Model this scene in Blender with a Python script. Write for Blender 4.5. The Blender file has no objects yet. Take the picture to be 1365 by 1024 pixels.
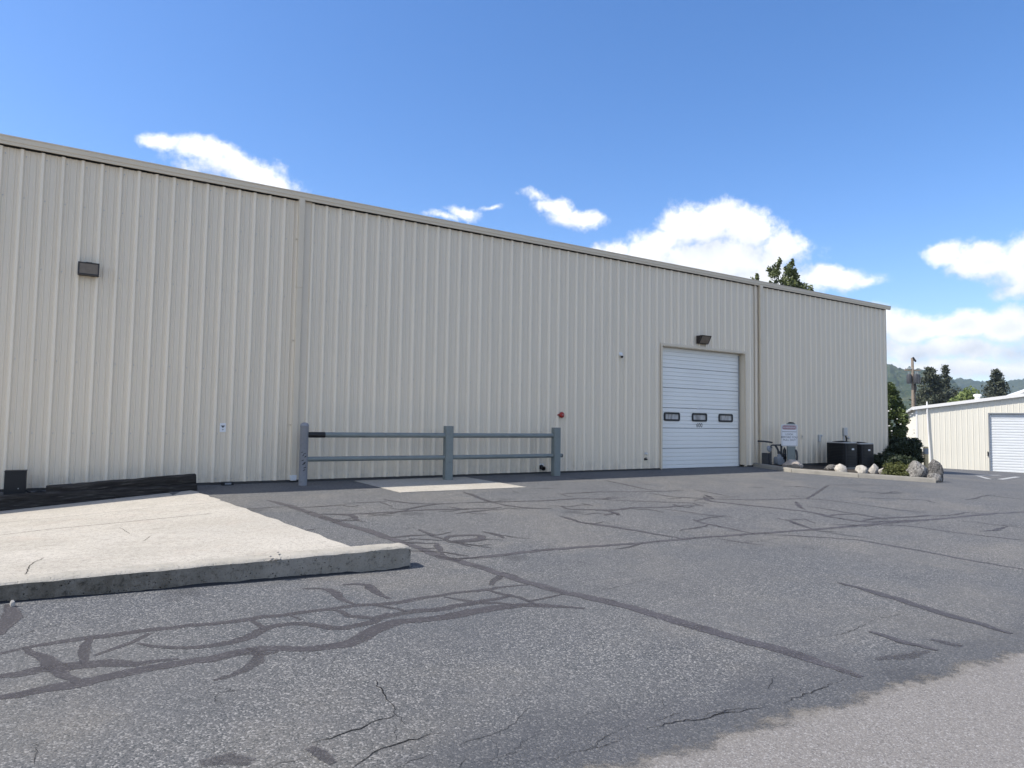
import bpy, bmesh, math, random
from mathutils import Vector, Matrix, noise as mnoise
R = math.radians
sc = bpy.context.scene
C = sc.collection

# ------------------------------------------------------------------ camera
SUN_EL, SUN_AZ = 52.2, -73.5           # degrees above the horizon / clockwise from +Y
cam_d = bpy.data.cameras.new('camera'); cam = bpy.data.objects.new('camera', cam_d); C.objects.link(cam)
yaw, pitch, roll = 0.5666, 0.0579, 0.0147
F = Vector((math.sin(yaw)*math.cos(pitch), math.cos(yaw)*math.cos(pitch), math.sin(pitch)))
r0 = Vector((math.cos(yaw), -math.sin(yaw), 0)); u0 = r0.cross(F)
Rv = math.cos(roll)*r0 + math.sin(roll)*u0; Uv = -math.sin(roll)*r0 + math.cos(roll)*u0
cam.matrix_world = Matrix(((Rv.x, Uv.x, -F.x, 1.086), (Rv.y, Uv.y, -F.y, -14.686), (Rv.z, Uv.z, -F.z, 1.32), (0, 0, 0, 1)))
cam_d.sensor_width = 36.0; cam_d.lens = 900/1365*36; cam_d.clip_start = 0.05; cam_d.clip_end = 20000
sc.camera = cam

# ------------------------------------------------------------------ view, sun
sc.view_settings.view_transform = 'Standard'; sc.view_settings.look = 'None'
sc.view_settings.gamma = 1.0; sc.view_settings.use_curve_mapping = False
sc.view_settings.exposure = 1.10
sun_d = bpy.data.lights.new('sun', 'SUN'); sun = bpy.data.objects.new('sun', sun_d); C.objects.link(sun)
sun_d.energy = 2.95; sun_d.angle = R(0.53); sun_d.color = (1.0, 0.945, 0.86)
sdir = Vector((math.sin(R(SUN_AZ))*math.cos(R(SUN_EL)), math.cos(R(SUN_AZ))*math.cos(R(SUN_EL)), math.sin(R(SUN_EL))))
sun.rotation_euler = sdir.to_track_quat('Z', 'Y').to_euler(); sun.location = (0, 0, 60)

# ------------------------------------------------------------------ node helpers
class NT:
    def __init__(s, tree): s.t = tree; s.n = tree.nodes; s.l = tree.links
    def new(s, typ, **kw):
        n = s.n.new(typ)
        for k, v in kw.items(): setattr(n, k, v)
        return n
    def put(s, sock, v):
        if isinstance(v, bpy.types.NodeSocket): s.l.new(v, sock)
        elif v is not None: sock.default_value = v
    def m(s, op, a, b=None, c=None, clamp=False):
        n = s.new('ShaderNodeMath', operation=op); n.use_clamp = clamp
        s.put(n.inputs[0], a)
        if b is not None: s.put(n.inputs[1], b)
        if c is not None: s.put(n.inputs[2], c)
        return n.outputs[0]
    def vm(s, op, a, b=None, out=0):
        n = s.new('ShaderNodeVectorMath', operation=op); s.put(n.inputs[0], a)
        if b is not None:
            if op == 'SCALE': s.put(n.inputs['Scale'], b)
            else: s.put(n.inputs[1], b)
        return n.outputs[out]
    def noise(s, vec, scale, detail=3, rough=0.5, out=0, lac=2.0):
        n = s.new('ShaderNodeTexNoise'); s.put(n.inputs['Vector'], vec)
        n.inputs['Scale'].default_value = scale; n.inputs['Detail'].default_value = detail
        n.inputs['Roughness'].default_value = rough; n.inputs['Lacunarity'].default_value = lac
        return n.outputs[out]
    def voro(s, vec, scale, feature='F1', out='Distance', rand=1.0):
        n = s.new('ShaderNodeTexVoronoi'); n.feature = feature; s.put(n.inputs['Vector'], vec)
        n.inputs['Scale'].default_value = scale; n.inputs['Randomness'].default_value = rand
        return n.outputs[out]
    def mix(s, f, a, b, typ='MIX'):
        n = s.new('ShaderNodeMix'); n.data_type = 'RGBA'; n.blend_type = typ
        s.put(n.inputs[0], f)
        for i, v in ((6, a), (7, b)):
            if isinstance(v, (tuple, list)) and len(v) == 3: v = (*v, 1)
            s.put(n.inputs[i], v)
        return n.outputs[2]
    def ramp(s, f, lo, hi, a=0.0, b=1.0, smooth=True):
        n = s.new('ShaderNodeMapRange'); n.interpolation_type = 'SMOOTHSTEP' if smooth else 'LINEAR'
        s.put(n.inputs[0], f); n.inputs[1].default_value = lo; n.inputs[2].default_value = hi
        n.inputs[3].default_value = a; n.inputs[4].default_value = b
        return n.outputs[0]
    def pos(s): return s.new('ShaderNodeNewGeometry').outputs['Position']
    def obj(s): return s.new('ShaderNodeTexCoord').outputs['Object']
    def attr(s, name):
        return s.new('ShaderNodeAttribute', attribute_name=name).outputs['Fac']
    def scale(s, v, xyz): return s.vm('MULTIPLY', v, xyz)
    def bump(s, h, strength=0.3, dist=0.01):
        n = s.new('ShaderNodeBump'); n.inputs['Strength'].default_value = strength; n.inputs['Distance'].default_value = dist
        s.put(n.inputs['Height'], h); return n.outputs[0]

MATS = {}
def mat(name, fn):
    m = bpy.data.materials.new(name); m.use_nodes = True
    t = NT(m.node_tree); b = t.n['Principled BSDF']; fn(t, b); MATS[name] = m
    return m
def base(t, b, col, rough=0.6, metal=0.0, spec=0.5, normal=None):
    if isinstance(col, (tuple, list)): col = (*col[:3], 1)
    t.put(b.inputs['Base Color'], col); t.put(b.inputs['Roughness'], rough)
    b.inputs['Metallic'].default_value = metal; b.inputs['Specular IOR Level'].default_value = spec
    if normal is not None: t.put(b.inputs['Normal'], normal)
def varied(name, col, amp=0.12, scale=6.0, rough=0.6, metal=0.0, spec=0.4, bump=0.15, bdist=0.004, fine=40.0, space='obj'):
    def fn(t, b):
        v = t.obj() if space == 'obj' else t.pos()
        n = t.noise(v, scale, 5, 0.6); f = t.noise(v, fine, 4, 0.6)
        k = t.m('MULTIPLY_ADD', t.m('SUBTRACT', t.m('ADD', t.m('MULTIPLY', n, .65), t.m('MULTIPLY', f, .35)), .5), amp*4, 1.0)
        cc = t.vm('SCALE', (*col,), k)
        base(t, b, cc, rough, metal, spec, t.bump(f, bump, bdist))
    return mat(name, fn)

# ------------------------------------------------------------------ world
def build_world():
    w = bpy.data.worlds.new('World'); sc.world = w; w.use_nodes = True
    T = NT(w.node_tree)
    for n in list(T.n): T.n.remove(n)
    out = T.new('ShaderNodeOutputWorld'); bg = T.new('ShaderNodeBackground')
    sky = T.new('ShaderNodeTexSky', sky_type='NISHITA'); sky.sun_disc = False
    sky.sun_elevation = R(SUN_EL); sky.sun_rotation = R(SUN_AZ); sky.altitude = 400
    sky.air_density = 1.0; sky.dust_density = 0.8; sky.ozone_density = 2.0
    CL = [ # azimuth, elevation, half width, half height, tilt, weight
        (4.2, 20.3, 2.6, .8, 4, .9), (7.4, 20.1, 3.0, 1.1, -8, 1.0), (10.6, 19.3, 3.2, 1.3, -14, 1.05), (12.8, 18.3, 2.4, 1.2, -14, .95), (9.0, 19.0, 5.5, 1.6, -10, .7),
        (28.2, 17.5, 2.0, .65, -6, .72), (26.4, 17.0, 1.6, .45, 0, .6), (30.4, 17.9, 1.6, .35, 5, .55),
        (34.4, 18.75, 1.6, .4, -8, .6), (36.3, 17.8, 1.8, 1.0, -5, 1.05), (38.6, 17.1, 1.9, .75, -12, 1.0), (37.0, 16.9, 2.4, .7, -5, .8),
        (48.0, 16.3, 3.6, 2.0, 0, 1.2), (51.6, 15.6, 3.0, 1.9, -8, 1.2), (44.4, 15.0, 3.8, 1.4, 12, 1.15), (53.9, 14.0, 2.4, 1.6, -20, 1.1),
        (48.5, 13.2, 8.0, 2.2, 0, 1.25), (41.0, 14.4, 2.8, .9, 8, .95), (57.8, 11.4, 3.2, 1.05, -6, 1.05), (53.5, 11.4, 5.0, 1.6, 0, 1.1), (60.2, 11.0, 1.6, .6, 0, .7),
        (65.6, 12.5, 1.9, .9, -6, 1.05), (67.8, 11.7, 2.6, 1.4, -12, 1.2), (70.5, 10.9, 3.2, 2.1, 0, 1.25), (75.5, 12.2, 4.5, 2.4, 0, 1.1), (69.8, 9.4, 2.2, .8, 0, .8),
        (60.8, 7.8, 2.6, 1.45, 0, 1.4), (63.6, 7.4, 2.4, 1.3, 0, 1.35), (66.4, 7.3, 2.4, 1.25, 0, 1.3), (69.2, 7.3, 2.6, 1.3, 0, 1.35), (73.5, 7.2, 4.0, 1.5, 0, 1.3),
        (60.0, 6.0, 5.0, 1.1, 0, .95), (66.0, 5.6, 7.0, 1.3, 0, .9), (73.0, 5.4, 6.0, 1.3, 0, .95), (66.0, 4.2, 12.0, 1.1, 0, .8), (80.0, 7.0, 6.0, 1.8, 0, 1.1), (30.0, 9.0, 9.0, 1.8, 0, 1.0), (12.0, 10.0, 8.0, 1.8, 0, 1.0)]
    # the density of cloud in a direction, as a node group
    g = bpy.data.node_groups.new('cloud_density', 'ShaderNodeTree')
    g.interface.new_socket('Vector', in_out='INPUT', socket_type='NodeSocketVector')
    g.interface.new_socket('Density', in_out='OUTPUT', socket_type='NodeSocketFloat')
    G_ = NT(g); gi = G_.new('NodeGroupInput'); go = G_.new('NodeGroupOutput')
    d = gi.outputs[0]
    wn = G_.vm('SUBTRACT', G_.noise(d, 14.0, 4, .55, out=1), (.5, .5, .5))
    sx = G_.new('ShaderNodeSeparateXYZ'); G_.put(sx.inputs[0], d)
    sw = G_.new('ShaderNodeSeparateXYZ'); G_.put(sw.inputs[0], wn)
    u = G_.m('ADD', G_.m('MULTIPLY', G_.m('ARCTAN2', sx.outputs[0], sx.outputs[1]), 57.2958), G_.m('MULTIPLY', sw.outputs[0], 4.0))
    v = G_.m('ADD', G_.m('MULTIPLY', G_.m('ARCSINE', sx.outputs[2]), 57.2958), G_.m('MULTIPLY', sw.outputs[1], 2.4))
    acc = None
    for az, el, ra, re_, tl, wt in CL:
        ct, st = math.cos(R(tl)), math.sin(R(tl))
        du = G_.m('SUBTRACT', u, az); dv = G_.m('SUBTRACT', v, el)
        a = G_.m('ADD', G_.m('MULTIPLY', du, ct/ra), G_.m('MULTIPLY', dv, st/ra))
        b = G_.m('ADD', G_.m('MULTIPLY', du, -st/re_), G_.m('MULTIPLY', dv, ct/re_))
        q = G_.m('SQRT', G_.m('MULTIPLY_ADD', a, a, G_.m('MULTIPLY', b, b)))
        e = G_.m('MULTIPLY', G_.m('SUBTRACT', 1.15, q), wt)
        acc = e if acc is None else G_.m('MAXIMUM', acc, e)
    # cumulus added outside the view, its cover set to brighten the shaded wall
    fd = G_.vm('MULTIPLY', d, (1.0, 1.0, 1.7))
    fld = G_.m('MULTIPLY', G_.m('SUBTRACT', G_.noise(fd, 2.6, 3, .5), .475), 5.5)
    inside = G_.m('MULTIPLY', G_.m('MULTIPLY', G_.ramp(u, -16, -8), G_.ramp(u, 76, 84, 1, 0)), G_.ramp(v, 27, 36, 1, 0))
    fld = G_.m('SUBTRACT', fld, G_.m('MULTIPLY', inside, 4.0))
    acc = G_.m('MAXIMUM', acc, fld)
    acc = G_.m('MAXIMUM', acc, -0.6)
    fb = G_.m('ADD', G_.m('MULTIPLY', G_.m('SUBTRACT', G_.noise(d, 26.0, 10, .66), .5), .9), G_.m('MULTIPLY', G_.m('SUBTRACT', G_.noise(d, 90.0, 8, .7), .5), .45))
    G_.put(go.inputs[0], G_.m('ADD', acc, G_.m('MULTIPLY', fb, 1.5)))
    d = T.new('ShaderNodeTexCoord').outputs['Generated']
    def dens(vec):
        n = T.new('ShaderNodeGroup'); n.node_tree = g; T.put(n.inputs[0], vec); return n.outputs[0]
    d0 = dens(d)
    d1 = dens(T.vm('NORMALIZE', T.vm('ADD', d, tuple(sdir*0.022 + Vector((0, 0, .012))))))
    alpha = T.ramp(d0, .02, .78)
    lit = T.m('ADD', .70, T.m('MULTIPLY', T.m('SUBTRACT', d0, d1), .55), clamp=True)
    thick = T.ramp(d0, .6, 1.6, 1.0, .62)
    lit = T.m('MULTIPLY', lit, thick)
    ccol = T.mix(lit, CLOUD_DARK, CLOUD_LIGHT)
    skyc = T.new('ShaderNodeHueSaturation'); skyc.inputs['Saturation'].default_value = SKY_SAT; skyc.inputs['Value'].default_value = 1.0
    T.put(skyc.inputs['Color'], sky.outputs[0])
    tint = T.mix(1.0, skyc.outputs[0], SKY_TINT, 'MULTIPLY')
    T.put(bg.inputs['Color'], T.mix(alpha, tint, ccol)); bg.inputs['Strength'].default_value = SKY_STRENGTH
    T.l.new(bg.outputs[0], out.inputs['Surface'])
SKY_STRENGTH = 0.10; SKY_SAT = 1.26; SKY_TINT = (1.03, .965, 1.05)
CLOUD_DARK = (3.1, 3.45, 4.05); CLOUD_LIGHT = (5.9, 5.95, 6.0)
build_world()

# ------------------------------------------------------------------ scene-graph helpers
def props(o, label=None, cat=None, group=None, kind=None):
    if label: o['label'] = label
    if cat: o['category'] = cat
    if group: o['group'] = group
    if kind: o['kind'] = kind
    return o
def thing(name, label, cat, loc=(0, 0, 0), rz=0.0, group=None):
    o = bpy.data.objects.new(name, None); C.objects.link(o); o.location = loc; o.rotation_euler = (0, 0, rz)
    o.empty_display_size = 0.2
    return props(o, label, cat, group)
class MB:
    def __init__(s): s.v = []; s.f = []; s.a = {}
    def add(s, vs, fs, M=None):
        n = len(s.v)
        s.v += [tuple(M @ Vector(p)) if M is not None else tuple(p) for p in vs]
        s.f += [tuple(i+n for i in f) for f in fs]; return s
    def box(s, x0, x1, y0, y1, z0, z1, M=None):
        vs = [(x, y, z) for z in (z0, z1) for y in (y0, y1) for x in (x0, x1)]
        return s.add(vs, [(0, 2, 3, 1), (4, 5, 7, 6), (0, 1, 5, 4), (2, 6, 7, 3), (0, 4, 6, 2), (1, 3, 7, 5)], M)
    def prism(s, prof, p0, p1, ax, ay, caps=True):
        """profile [(a,b)] swept from p0 to p1, a along ax and b along ay"""
        p0, p1, ax, ay = Vector(p0), Vector(p1), Vector(ax), Vector(ay); n = len(prof)
        vs = [p0+ax*a+ay*b for a, b in prof] + [p1+ax*a+ay*b for a, b in prof]
        fs = [(i, (i+1) % n, (i+1) % n+n, i+n) for i in range(n)]
        if caps: fs += [tuple(range(n-1, -1, -1)), tuple(range(n, 2*n))]
        return s.add(vs, fs)
    def lathe(s, prof, n=20, M=None):
        """profile [(r,z)] turned about z"""
        vs = []; fs = []
        for r, z in prof:
            for k in range(n):
                a = 2*math.pi*k/n; vs.append((r*math.cos(a), r*math.sin(a), z))
        for j in range(len(prof)-1):
            for k in range(n):
                k2 = (k+1) % n; fs.append((j*n+k, j*n+k2, (j+1)*n+k2, (j+1)*n+k))
        if prof[0][0] > 1e-6: fs.append(tuple(range(n-1, -1, -1)))
        if prof[-1][0] > 1e-6: fs.append(tuple((len(prof)-1)*n+k for k in range(n)))
        return s.add(vs, fs, M)
    def tube(s, pts, r, n=10):
        pts = [Vector(p) for p in pts]; rings = []
        rr = r if isinstance(r, (list, tuple)) else [r]*len(pts)
        vs = []; fs = []
        for i, p in enumerate(pts):
            t = (pts[min(i+1, len(pts)-1)]-pts[max(i-1, 0)]).normalized()
            a = t.orthogonal().normalized() if i == 0 else (prev - t*prev.dot(t)).normalized()
            prev = a; b = t.cross(a)
            for k in range(n):
                an = 2*math.pi*k/n; vs.append(p + (a*math.cos(an)+b*math.sin(an))*rr[i])
        for i in range(len(pts)-1):
            for k in range(n):
                k2 = (k+1) % n; fs.append((i*n+k, i*n+k2, (i+1)*n+k2, (i+1)*n+k))
        fs += [tuple(range(n-1, -1, -1)), tuple((len(pts)-1)*n+k for k in range(n))]
        return s.add(vs, fs)
    def mesh(s, name, smooth=False, bevel=0.0):
        me = bpy.data.meshes.new(name); me.from_pydata(s.v, [], s.f)
        for k, vals in s.a.items():
            at = me.attributes.new(k, 'FLOAT', 'POINT'); at.data.foreach_set('value', vals)
        if bevel > 0 or not s.a:
            bm = bmesh.new(); bm.from_mesh(me)
            bmesh.ops.recalc_face_normals(bm, faces=bm.faces)
            if bevel > 0:
                es = [e for e in bm.edges if len(e.link_faces) == 2 and e.calc_face_angle(0) > R(35)]
                bmesh.ops.bevel(bm, geom=es, offset=bevel, segments=2, affect='EDGES', profile=.6, clamp_overlap=True)
            bm.to_mesh(me); bm.free()
        if smooth:
            me.polygons.foreach_set('use_smooth', [True]*len(me.polygons))
            if smooth != 'all':
                me.set_sharp_from_angle(angle=R(40))
        me.update(); return me
    def build(s, name, m, parent=None, smooth=False, bevel=0.0, loc=None, rot=None, **pr):
        return link(name, s.mesh(name, smooth, bevel), m, parent, loc, rot, **pr)
def link(name, me, m, parent=None, loc=None, rot=None, label=None, cat=None, group=None, kind=None):
    o = bpy.data.objects.new(name, me); C.objects.link(o)
    if m is not None and not me.materials: me.materials.append(MATS[m] if isinstance(m, str) else m)
    if parent is not None: o.parent = parent
    if loc is not None: o.location = loc
    if rot is not None: o.rotation_euler = rot
    return props(o, label, cat, group, kind)
def dup(o, parent=None, loc=None):
    c = o.copy(); C.objects.link(c)
    if parent is not None: c.parent = parent
    if loc is not None: c.location = loc
    return c
def text_mesh(txt, size, depth=0.0, name='lettering', align='CENTER'):
    cu = bpy.data.curves.new(name, 'FONT'); cu.body = txt; cu.size = size; cu.extrude = depth
    cu.align_x = align; cu.align_y = 'CENTER'; cu.resolution_u = 3
    o = bpy.data.objects.new(name, cu); C.objects.link(o)
    me = bpy.data.meshes.new_from_object(o.evaluated_get(bpy.context.evaluated_depsgraph_get()))
    bpy.data.objects.remove(o); bpy.data.curves.remove(cu); me.name = name
    return me

def ground(X, Y):
    s = min(max(.0187+.003*(X-.6), .0148), .0286)
    z = s*max(min(Y, 0.0), -15.0)
    t = min(max(X-19.5, 0.0), 45.0)
    return z-.045*t*t/(t+2.5)

# ------------------------------------------------------------------ materials
def m_wall(t, b):
    p = t.pos()
    streak = t.noise(t.scale(p, (1.1, 1.1, .2)), 1.6, 5, .6)
    fine = t.noise(t.scale(p, (14, 14, 1.2)), 1.0, 4, .6)
    k = t.m('ADD', .93, t.m('ADD', t.m('MULTIPLY', streak, .10), t.m('MULTIPLY', fine, .04)))
    sp = t.new('ShaderNodeSeparateXYZ'); t.put(sp.inputs[0], p)
    splash = t.m('MULTIPLY', t.ramp(sp.outputs[2], .02, .55, 1, 0), t.ramp(t.noise(p, 3.5, 5, .65), .35, .75))
    k = t.m('MULTIPLY', k, t.m('ADD', 1.0, t.m('MULTIPLY', t.attr('rib_light'), .17)))  # ribs painted lighter than the pans, imitating the light they catch
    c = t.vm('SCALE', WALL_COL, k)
    run = t.m('MULTIPLY', t.ramp(t.noise(t.scale(p, (5.5, 5.5, .10)), 1.0, 4, .6), .56, .74), .16)
    c = t.mix(run, c, (.36, .31, .235))
    c = t.mix(t.m('MULTIPLY', splash, .28), c, (.20, .18, .15))
    base(t, b, c, .36, 0, .5, t.bump(t.noise(t.scale(p, (1.2, 1.2, .5)), 1.0, 2, .5), .10, .02))
WALL_COL = (.735, .645, .505)
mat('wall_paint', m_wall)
varied('trim_paint', (.68, .59, .45), .05, 2.0, .45, spec=.4, bump=.05, space='pos')
varied('roof_metal', (.66, .65, .62), .05, 1.0, .4, spec=.5, space='pos')
varied('foundation', (.07, .068, .065), .25, 3.0, .9, space='pos', bump=.6, bdist=.02)
varied('door_white', (.82, .82, .78), .045, 1.2, .38, spec=.45, bump=.04, space='pos')
varied('black_rubber', (.012, .012, .013), .1, 8, .45)
varied('black_metal', (.011, .012, .014), .15, 6, .5, spec=.35)
varied('bronze_metal', (.028, .022, .018), .25, 9, .5, spec=.5)
def m_post(col):
    def fn(t, b):
        p = t.pos(); n = t.noise(p, 4, 5, .65); gr = t.noise(t.scale(p, (3, 24, 24)), 1.0, 5, .7); f = t.noise(p, 45, 4, .7)
        c = t.vm('SCALE', col, t.m('ADD', .72, t.m('ADD', t.m('MULTIPLY', n, .35), t.m('MULTIPLY', f, .20))))
        c = t.mix(t.ramp(gr, .60, .70, 0, .75), c, (.045, .045, .045))
        c = t.mix(t.ramp(t.noise(p, 13, 6, .75), .62, .72, 0, .6), c, (.34, .34, .33))
        c = t.mix(t.ramp(t.noise(t.scale(p, (9, 9, 3)), 1.0, 5, .7), .64, .74, 0, .55), c, (.13, .085, .055))
        base(t, b, c, t.ramp(f, .3, .7, .4, .75), 0, .4, t.bump(t.m('ADD', f, gr), .35, .006))
    return fn
mat('post_paint', m_post((.195, .222, .212)))
mat('post_paint_worn', m_post((.26, .265, .28)))
varied('galvanised', (.42, .43, .44), .15, 12, .4, metal=.6, spec=.5)
varied('grey_paint', (.22, .235, .25), .15, 8, .5)
varied('pipe_dark', (.05, .052, .056), .2, 10, .5)
varied('white_plastic', (.72, .73, .73), .05, 6, .4)
varied('red_paint', (.33, .025, .02), .15, 10, .35)
varied('sign_white', (.74, .75, .76), .04, 5, .5, bump=.02)
varied('sign_red', (.34, .20, .22), .1, 12, .6, bump=.02)
varied('ink', (.055, .055, .06), .15, 30, .6, bump=.02)
varied('kerb_concrete', (.245, .23, .20), .25, 4, .9, bump=.5, bdist=.006, space='pos', fine=60)
varied('rock_white', (.39, .365, .325), .6, 5, .85, bump=.7, bdist=.02, fine=16)
def m_boulder(lo, hi, dark):
    def fn(t, b):
        o = t.obj(); n = t.noise(o, 5, 6, .7); m2 = t.noise(t.scale(o, (9, 14, 9)), 1.0, 6, .8); v = t.voro(o, 16)
        c = t.mix(t.ramp(n, .35, .65), lo, hi)
        c = t.mix(t.ramp(m2, .50, .58), c, dark)
        c = t.mix(t.ramp(t.noise(o, 30, 4, .7), .58, .68, 0, .8), c, tuple(min(.7, q*1.7) for q in hi))
        base(t, b, c, .92, 0, .2, t.bump(t.m('ADD', m2, t.m('MULTIPLY', v, .4)), 1.0, .06))
    return fn
mat('rock_grey', m_boulder((.20, .192, .18), (.33, .315, .295), (.085, .08, .075)))
mat('rock_dark', m_boulder((.12, .115, .11), (.24, .23, .22), (.04, .038, .036)))
varied('rock_brown', (.38, .33, .28), .25, 6, .85, bump=.8, bdist=.03, fine=18)
varied('bark', (.10, .08, .06), .3, 8, .9, bump=.8, bdist=.03)
varied('pole_wood', (.24, .195, .15), .25, 6, .85, bump=.4, bdist=.01)
varied('bollard_yellow', (.50, .40, .22), .2, 8, .55)
varied('soil', (.045, .036, .028), .35, 5, .95, bump=.9, bdist=.03, space='pos')
varied('cream_wall', (.71, .68, .585), .05, .6, .5, space='pos', bump=.05)
varied('cream_trim', (.74, .73, .70), .04, 1.5, .5, space='pos', bump=.05)
varied('paint_line', (.36, .36, .35), .4, 9, .8, space='pos', bump=.1)
def m_pane(t, b):
    n = t.noise(t.scale(t.pos(), (9, 9, 2)), 1.0, 3, .6)
    base(t, b, t.mix(t.ramp(n, .35, .65), (.26, .25, .24), (.46, .45, .43)), .10, 0, .6)
mat('pane_frosted', m_pane)
def m_lens(t, b):
    n = t.noise(t.obj(), 14, 4, .6)
    base(t, b, t.mix(n, (.15, .12, .09), (.24, .20, .155)), .4, 0, .25)
mat('lamp_lens', m_lens)

def m_asphalt(t, b):
    p = t.pos()
    big = t.noise(p, .20, 5, .6); mid = t.noise(p, .9, 6, .65); tan = t.noise(p, .33, 5, .62, lac=2.3)
    ag = t.voro(p, 100.0, out='Color'); sep = t.new('ShaderNodeSeparateColor'); t.put(sep.inputs[0], ag)
    ag2 = t.voro(p, 210.0, out='Color'); sep2 = t.new('ShaderNodeSeparateColor'); t.put(sep2.inputs[0], ag2)
    c = t.mix(t.ramp(big, .30, .70), (.070, .076, .086), (.112, .110, .107))
    c = t.mix(t.ramp(tan, .48, .68, 0, .7), c, (.150, .140, .124))
    c = t.mix(t.ramp(mid, .34, .72, .0, .55), c, (.066, .069, .075))
    # where the binder has worn away more of the stones show
    wear = t.ramp(t.noise(p, .5, 5, .65), .32, .62, .55, 1.0)
    c = t.mix(t.m('MULTIPLY', t.ramp(sep.outputs[0],   .66, .98, 0, .72), wear), c, (.33, .32, .305))
    c = t.mix(t.m('MULTIPLY', t.ramp(sep.outputs[1], .62, .95, 0, .72), wear), c, (.024, .031, .034))
    c = t.mix(t.ramp(sep2.outputs[0], .8, 1.0, 0, .45), c, (.24, .235, .23))
    c = t.mix(t.ramp(sep2.outputs[1], .8, 1.0, 0, .45), c, (.035, .036, .038))
    # old oil drips and spill marks
    spot = t.voro(p, .55); c = t.mix(t.m('MULTIPLY', t.ramp(t.m('ADD', spot, t.m('MULTIPLY', t.m('SUBTRACT', t.noise(p, 6, 4, .65), .5), .30)), .04, .14, 1, 0), .45), c, (.036, .036, .039))
    # fine alligator cracks in patches
    warp = t.vm('ADD', p, t.vm('SCALE', t.vm('SUBTRACT', t.noise(p, 3.0, 4, .65, out=1), (.5, .5, .5)), .35))
    ed = t.voro(warp, 1.5, feature='DISTANCE_TO_EDGE'); ck = t.m('MULTIPLY', t.ramp(ed, .0, .010, 1, 0), t.ramp(t.noise(p, .42, 4, .6), .54, .66))
    c = t.mix(t.m('MULTIPLY', ck, .75), c, (.026, .026, .028))
    e = t.attr('edge'); pn = t.noise(p, 1.6, 5, .65)
    c = t.mix(t.m('MULTIPLY', t.ramp(t.m('ADD', e, t.m('MULTIPLY', t.m('SUBTRACT', pn, .5), 1.2)), .35, .9), .5), c, (.050, .053, .061))
    h = t.m('SUBTRACT', t.m('ADD', t.m('MULTIPLY', t.voro(p, 100.0), -.7), t.noise(p, 40, 4, .6)), t.m('MULTIPLY', ck, 1.5))
    base(t, b, c, .88, 0, .35, t.bump(h, .55, .005))
mat('asphalt', m_asphalt)
def m_road(t, b):
    p = t.pos(); big = t.noise(p, .4, 4, .55)
    ag = t.voro(p, 115.0, out='Color'); sep = t.new('ShaderNodeSeparateColor'); t.put(sep.inputs[0], ag)
    c = t.mix(big, (.158, .147, .137), (.184, .171, .159))
    c = t.mix(t.ramp(sep.outputs[0], .72, 1.0, 0, .55), c, (.34, .33, .32))
    c = t.mix(t.ramp(sep.outputs[1], .70, 1.0, 0, .55), c, (.06, .058, .058))
    ag2 = t.voro(p, 200.0, out='Color'); sep2 = t.new('ShaderNodeSeparateColor'); t.put(sep2.inputs[0], ag2)
    c = t.mix(t.ramp(sep2.outputs[0], .8, 1.0, 0, .5), c, (.36, .35, .34))
    h = t.m('ADD', t.m('MULTIPLY', t.voro(p, 90.0), -.8), t.noise(p, 40, 4, .6))
    e = t.attr('across')
    c = t.mix(t.m('MULTIPLY', t.ramp(t.m('ADD', e, t.m('MULTIPLY', t.noise(p, 3, 5, .7), .5)), .35, 1.0, 1, 0), .6), c, (.16, .145, .12))
    base(t, b, c, .88, 0, .35, t.bump(h, .5, .006))
    a = t.ramp(t.m('ADD', e, t.m('MULTIPLY', t.m('SUBTRACT', t.noise(p, 4, 8, .78), .5), 1.5)), .22, .55)
    t.put(b.inputs['Alpha'], a)
mat('road_asphalt', m_road)
def m_seal(t, b):
    p = t.pos()
    n = t.noise(p, 5, 5, .65); f = t.noise(p, 60, 4, .6)
    c = t.mix(n, (.046, .043, .047), (.068, .063, .067))
    ag = t.voro(p, 95.0, out='Color'); sep = t.new('ShaderNodeSeparateColor'); t.put(sep.inputs[0], ag)
    c = t.mix(t.ramp(sep.outputs[0], .78, 1.0, 0, .35), c, (.22, .21, .21))
    base(t, b, c, .7, 0, .4, t.bump(t.m('ADD', f, t.m('MULTIPLY', t.ramp(t.m('ABSOLUTE', t.attr('across')), .4, .9, 1, 0), 1.5)), .35, .006))
    x = t.m('ABSOLUTE', t.attr('across'))
    edge = t.m('ADD', x, t.m('MULTIPLY', t.m('SUBTRACT', t.noise(p, 28, 6, .7), .5), .8))
    a = t.m('MULTIPLY', t.ramp(edge, .62, .82, 1, 0), t.attr('strength'))
    a = t.m('MULTIPLY', a, t.ramp(t.noise(p, 3.4, 6, .7), .28, .52, .5, 1))
    t.put(b.inputs['Alpha'], a)
mat('crack_sealer', m_seal)
def m_crack(t, b):
    p = t.pos()
    base(t, b, (.012, .012, .013), .95, 0, .1)
    x = t.m('ABSOLUTE', t.attr('across'))
    edge = t.m('ADD', x, t.m('MULTIPLY', t.m('SUBTRACT', t.noise(p, 40, 5, .7), .5), 1.3))
    t.put(b.inputs['Alpha'], t.m('MULTIPLY', t.ramp(edge, .5, .8, 1, 0), t.attr('strength')))
mat('open_crack', m_crack)
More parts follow.
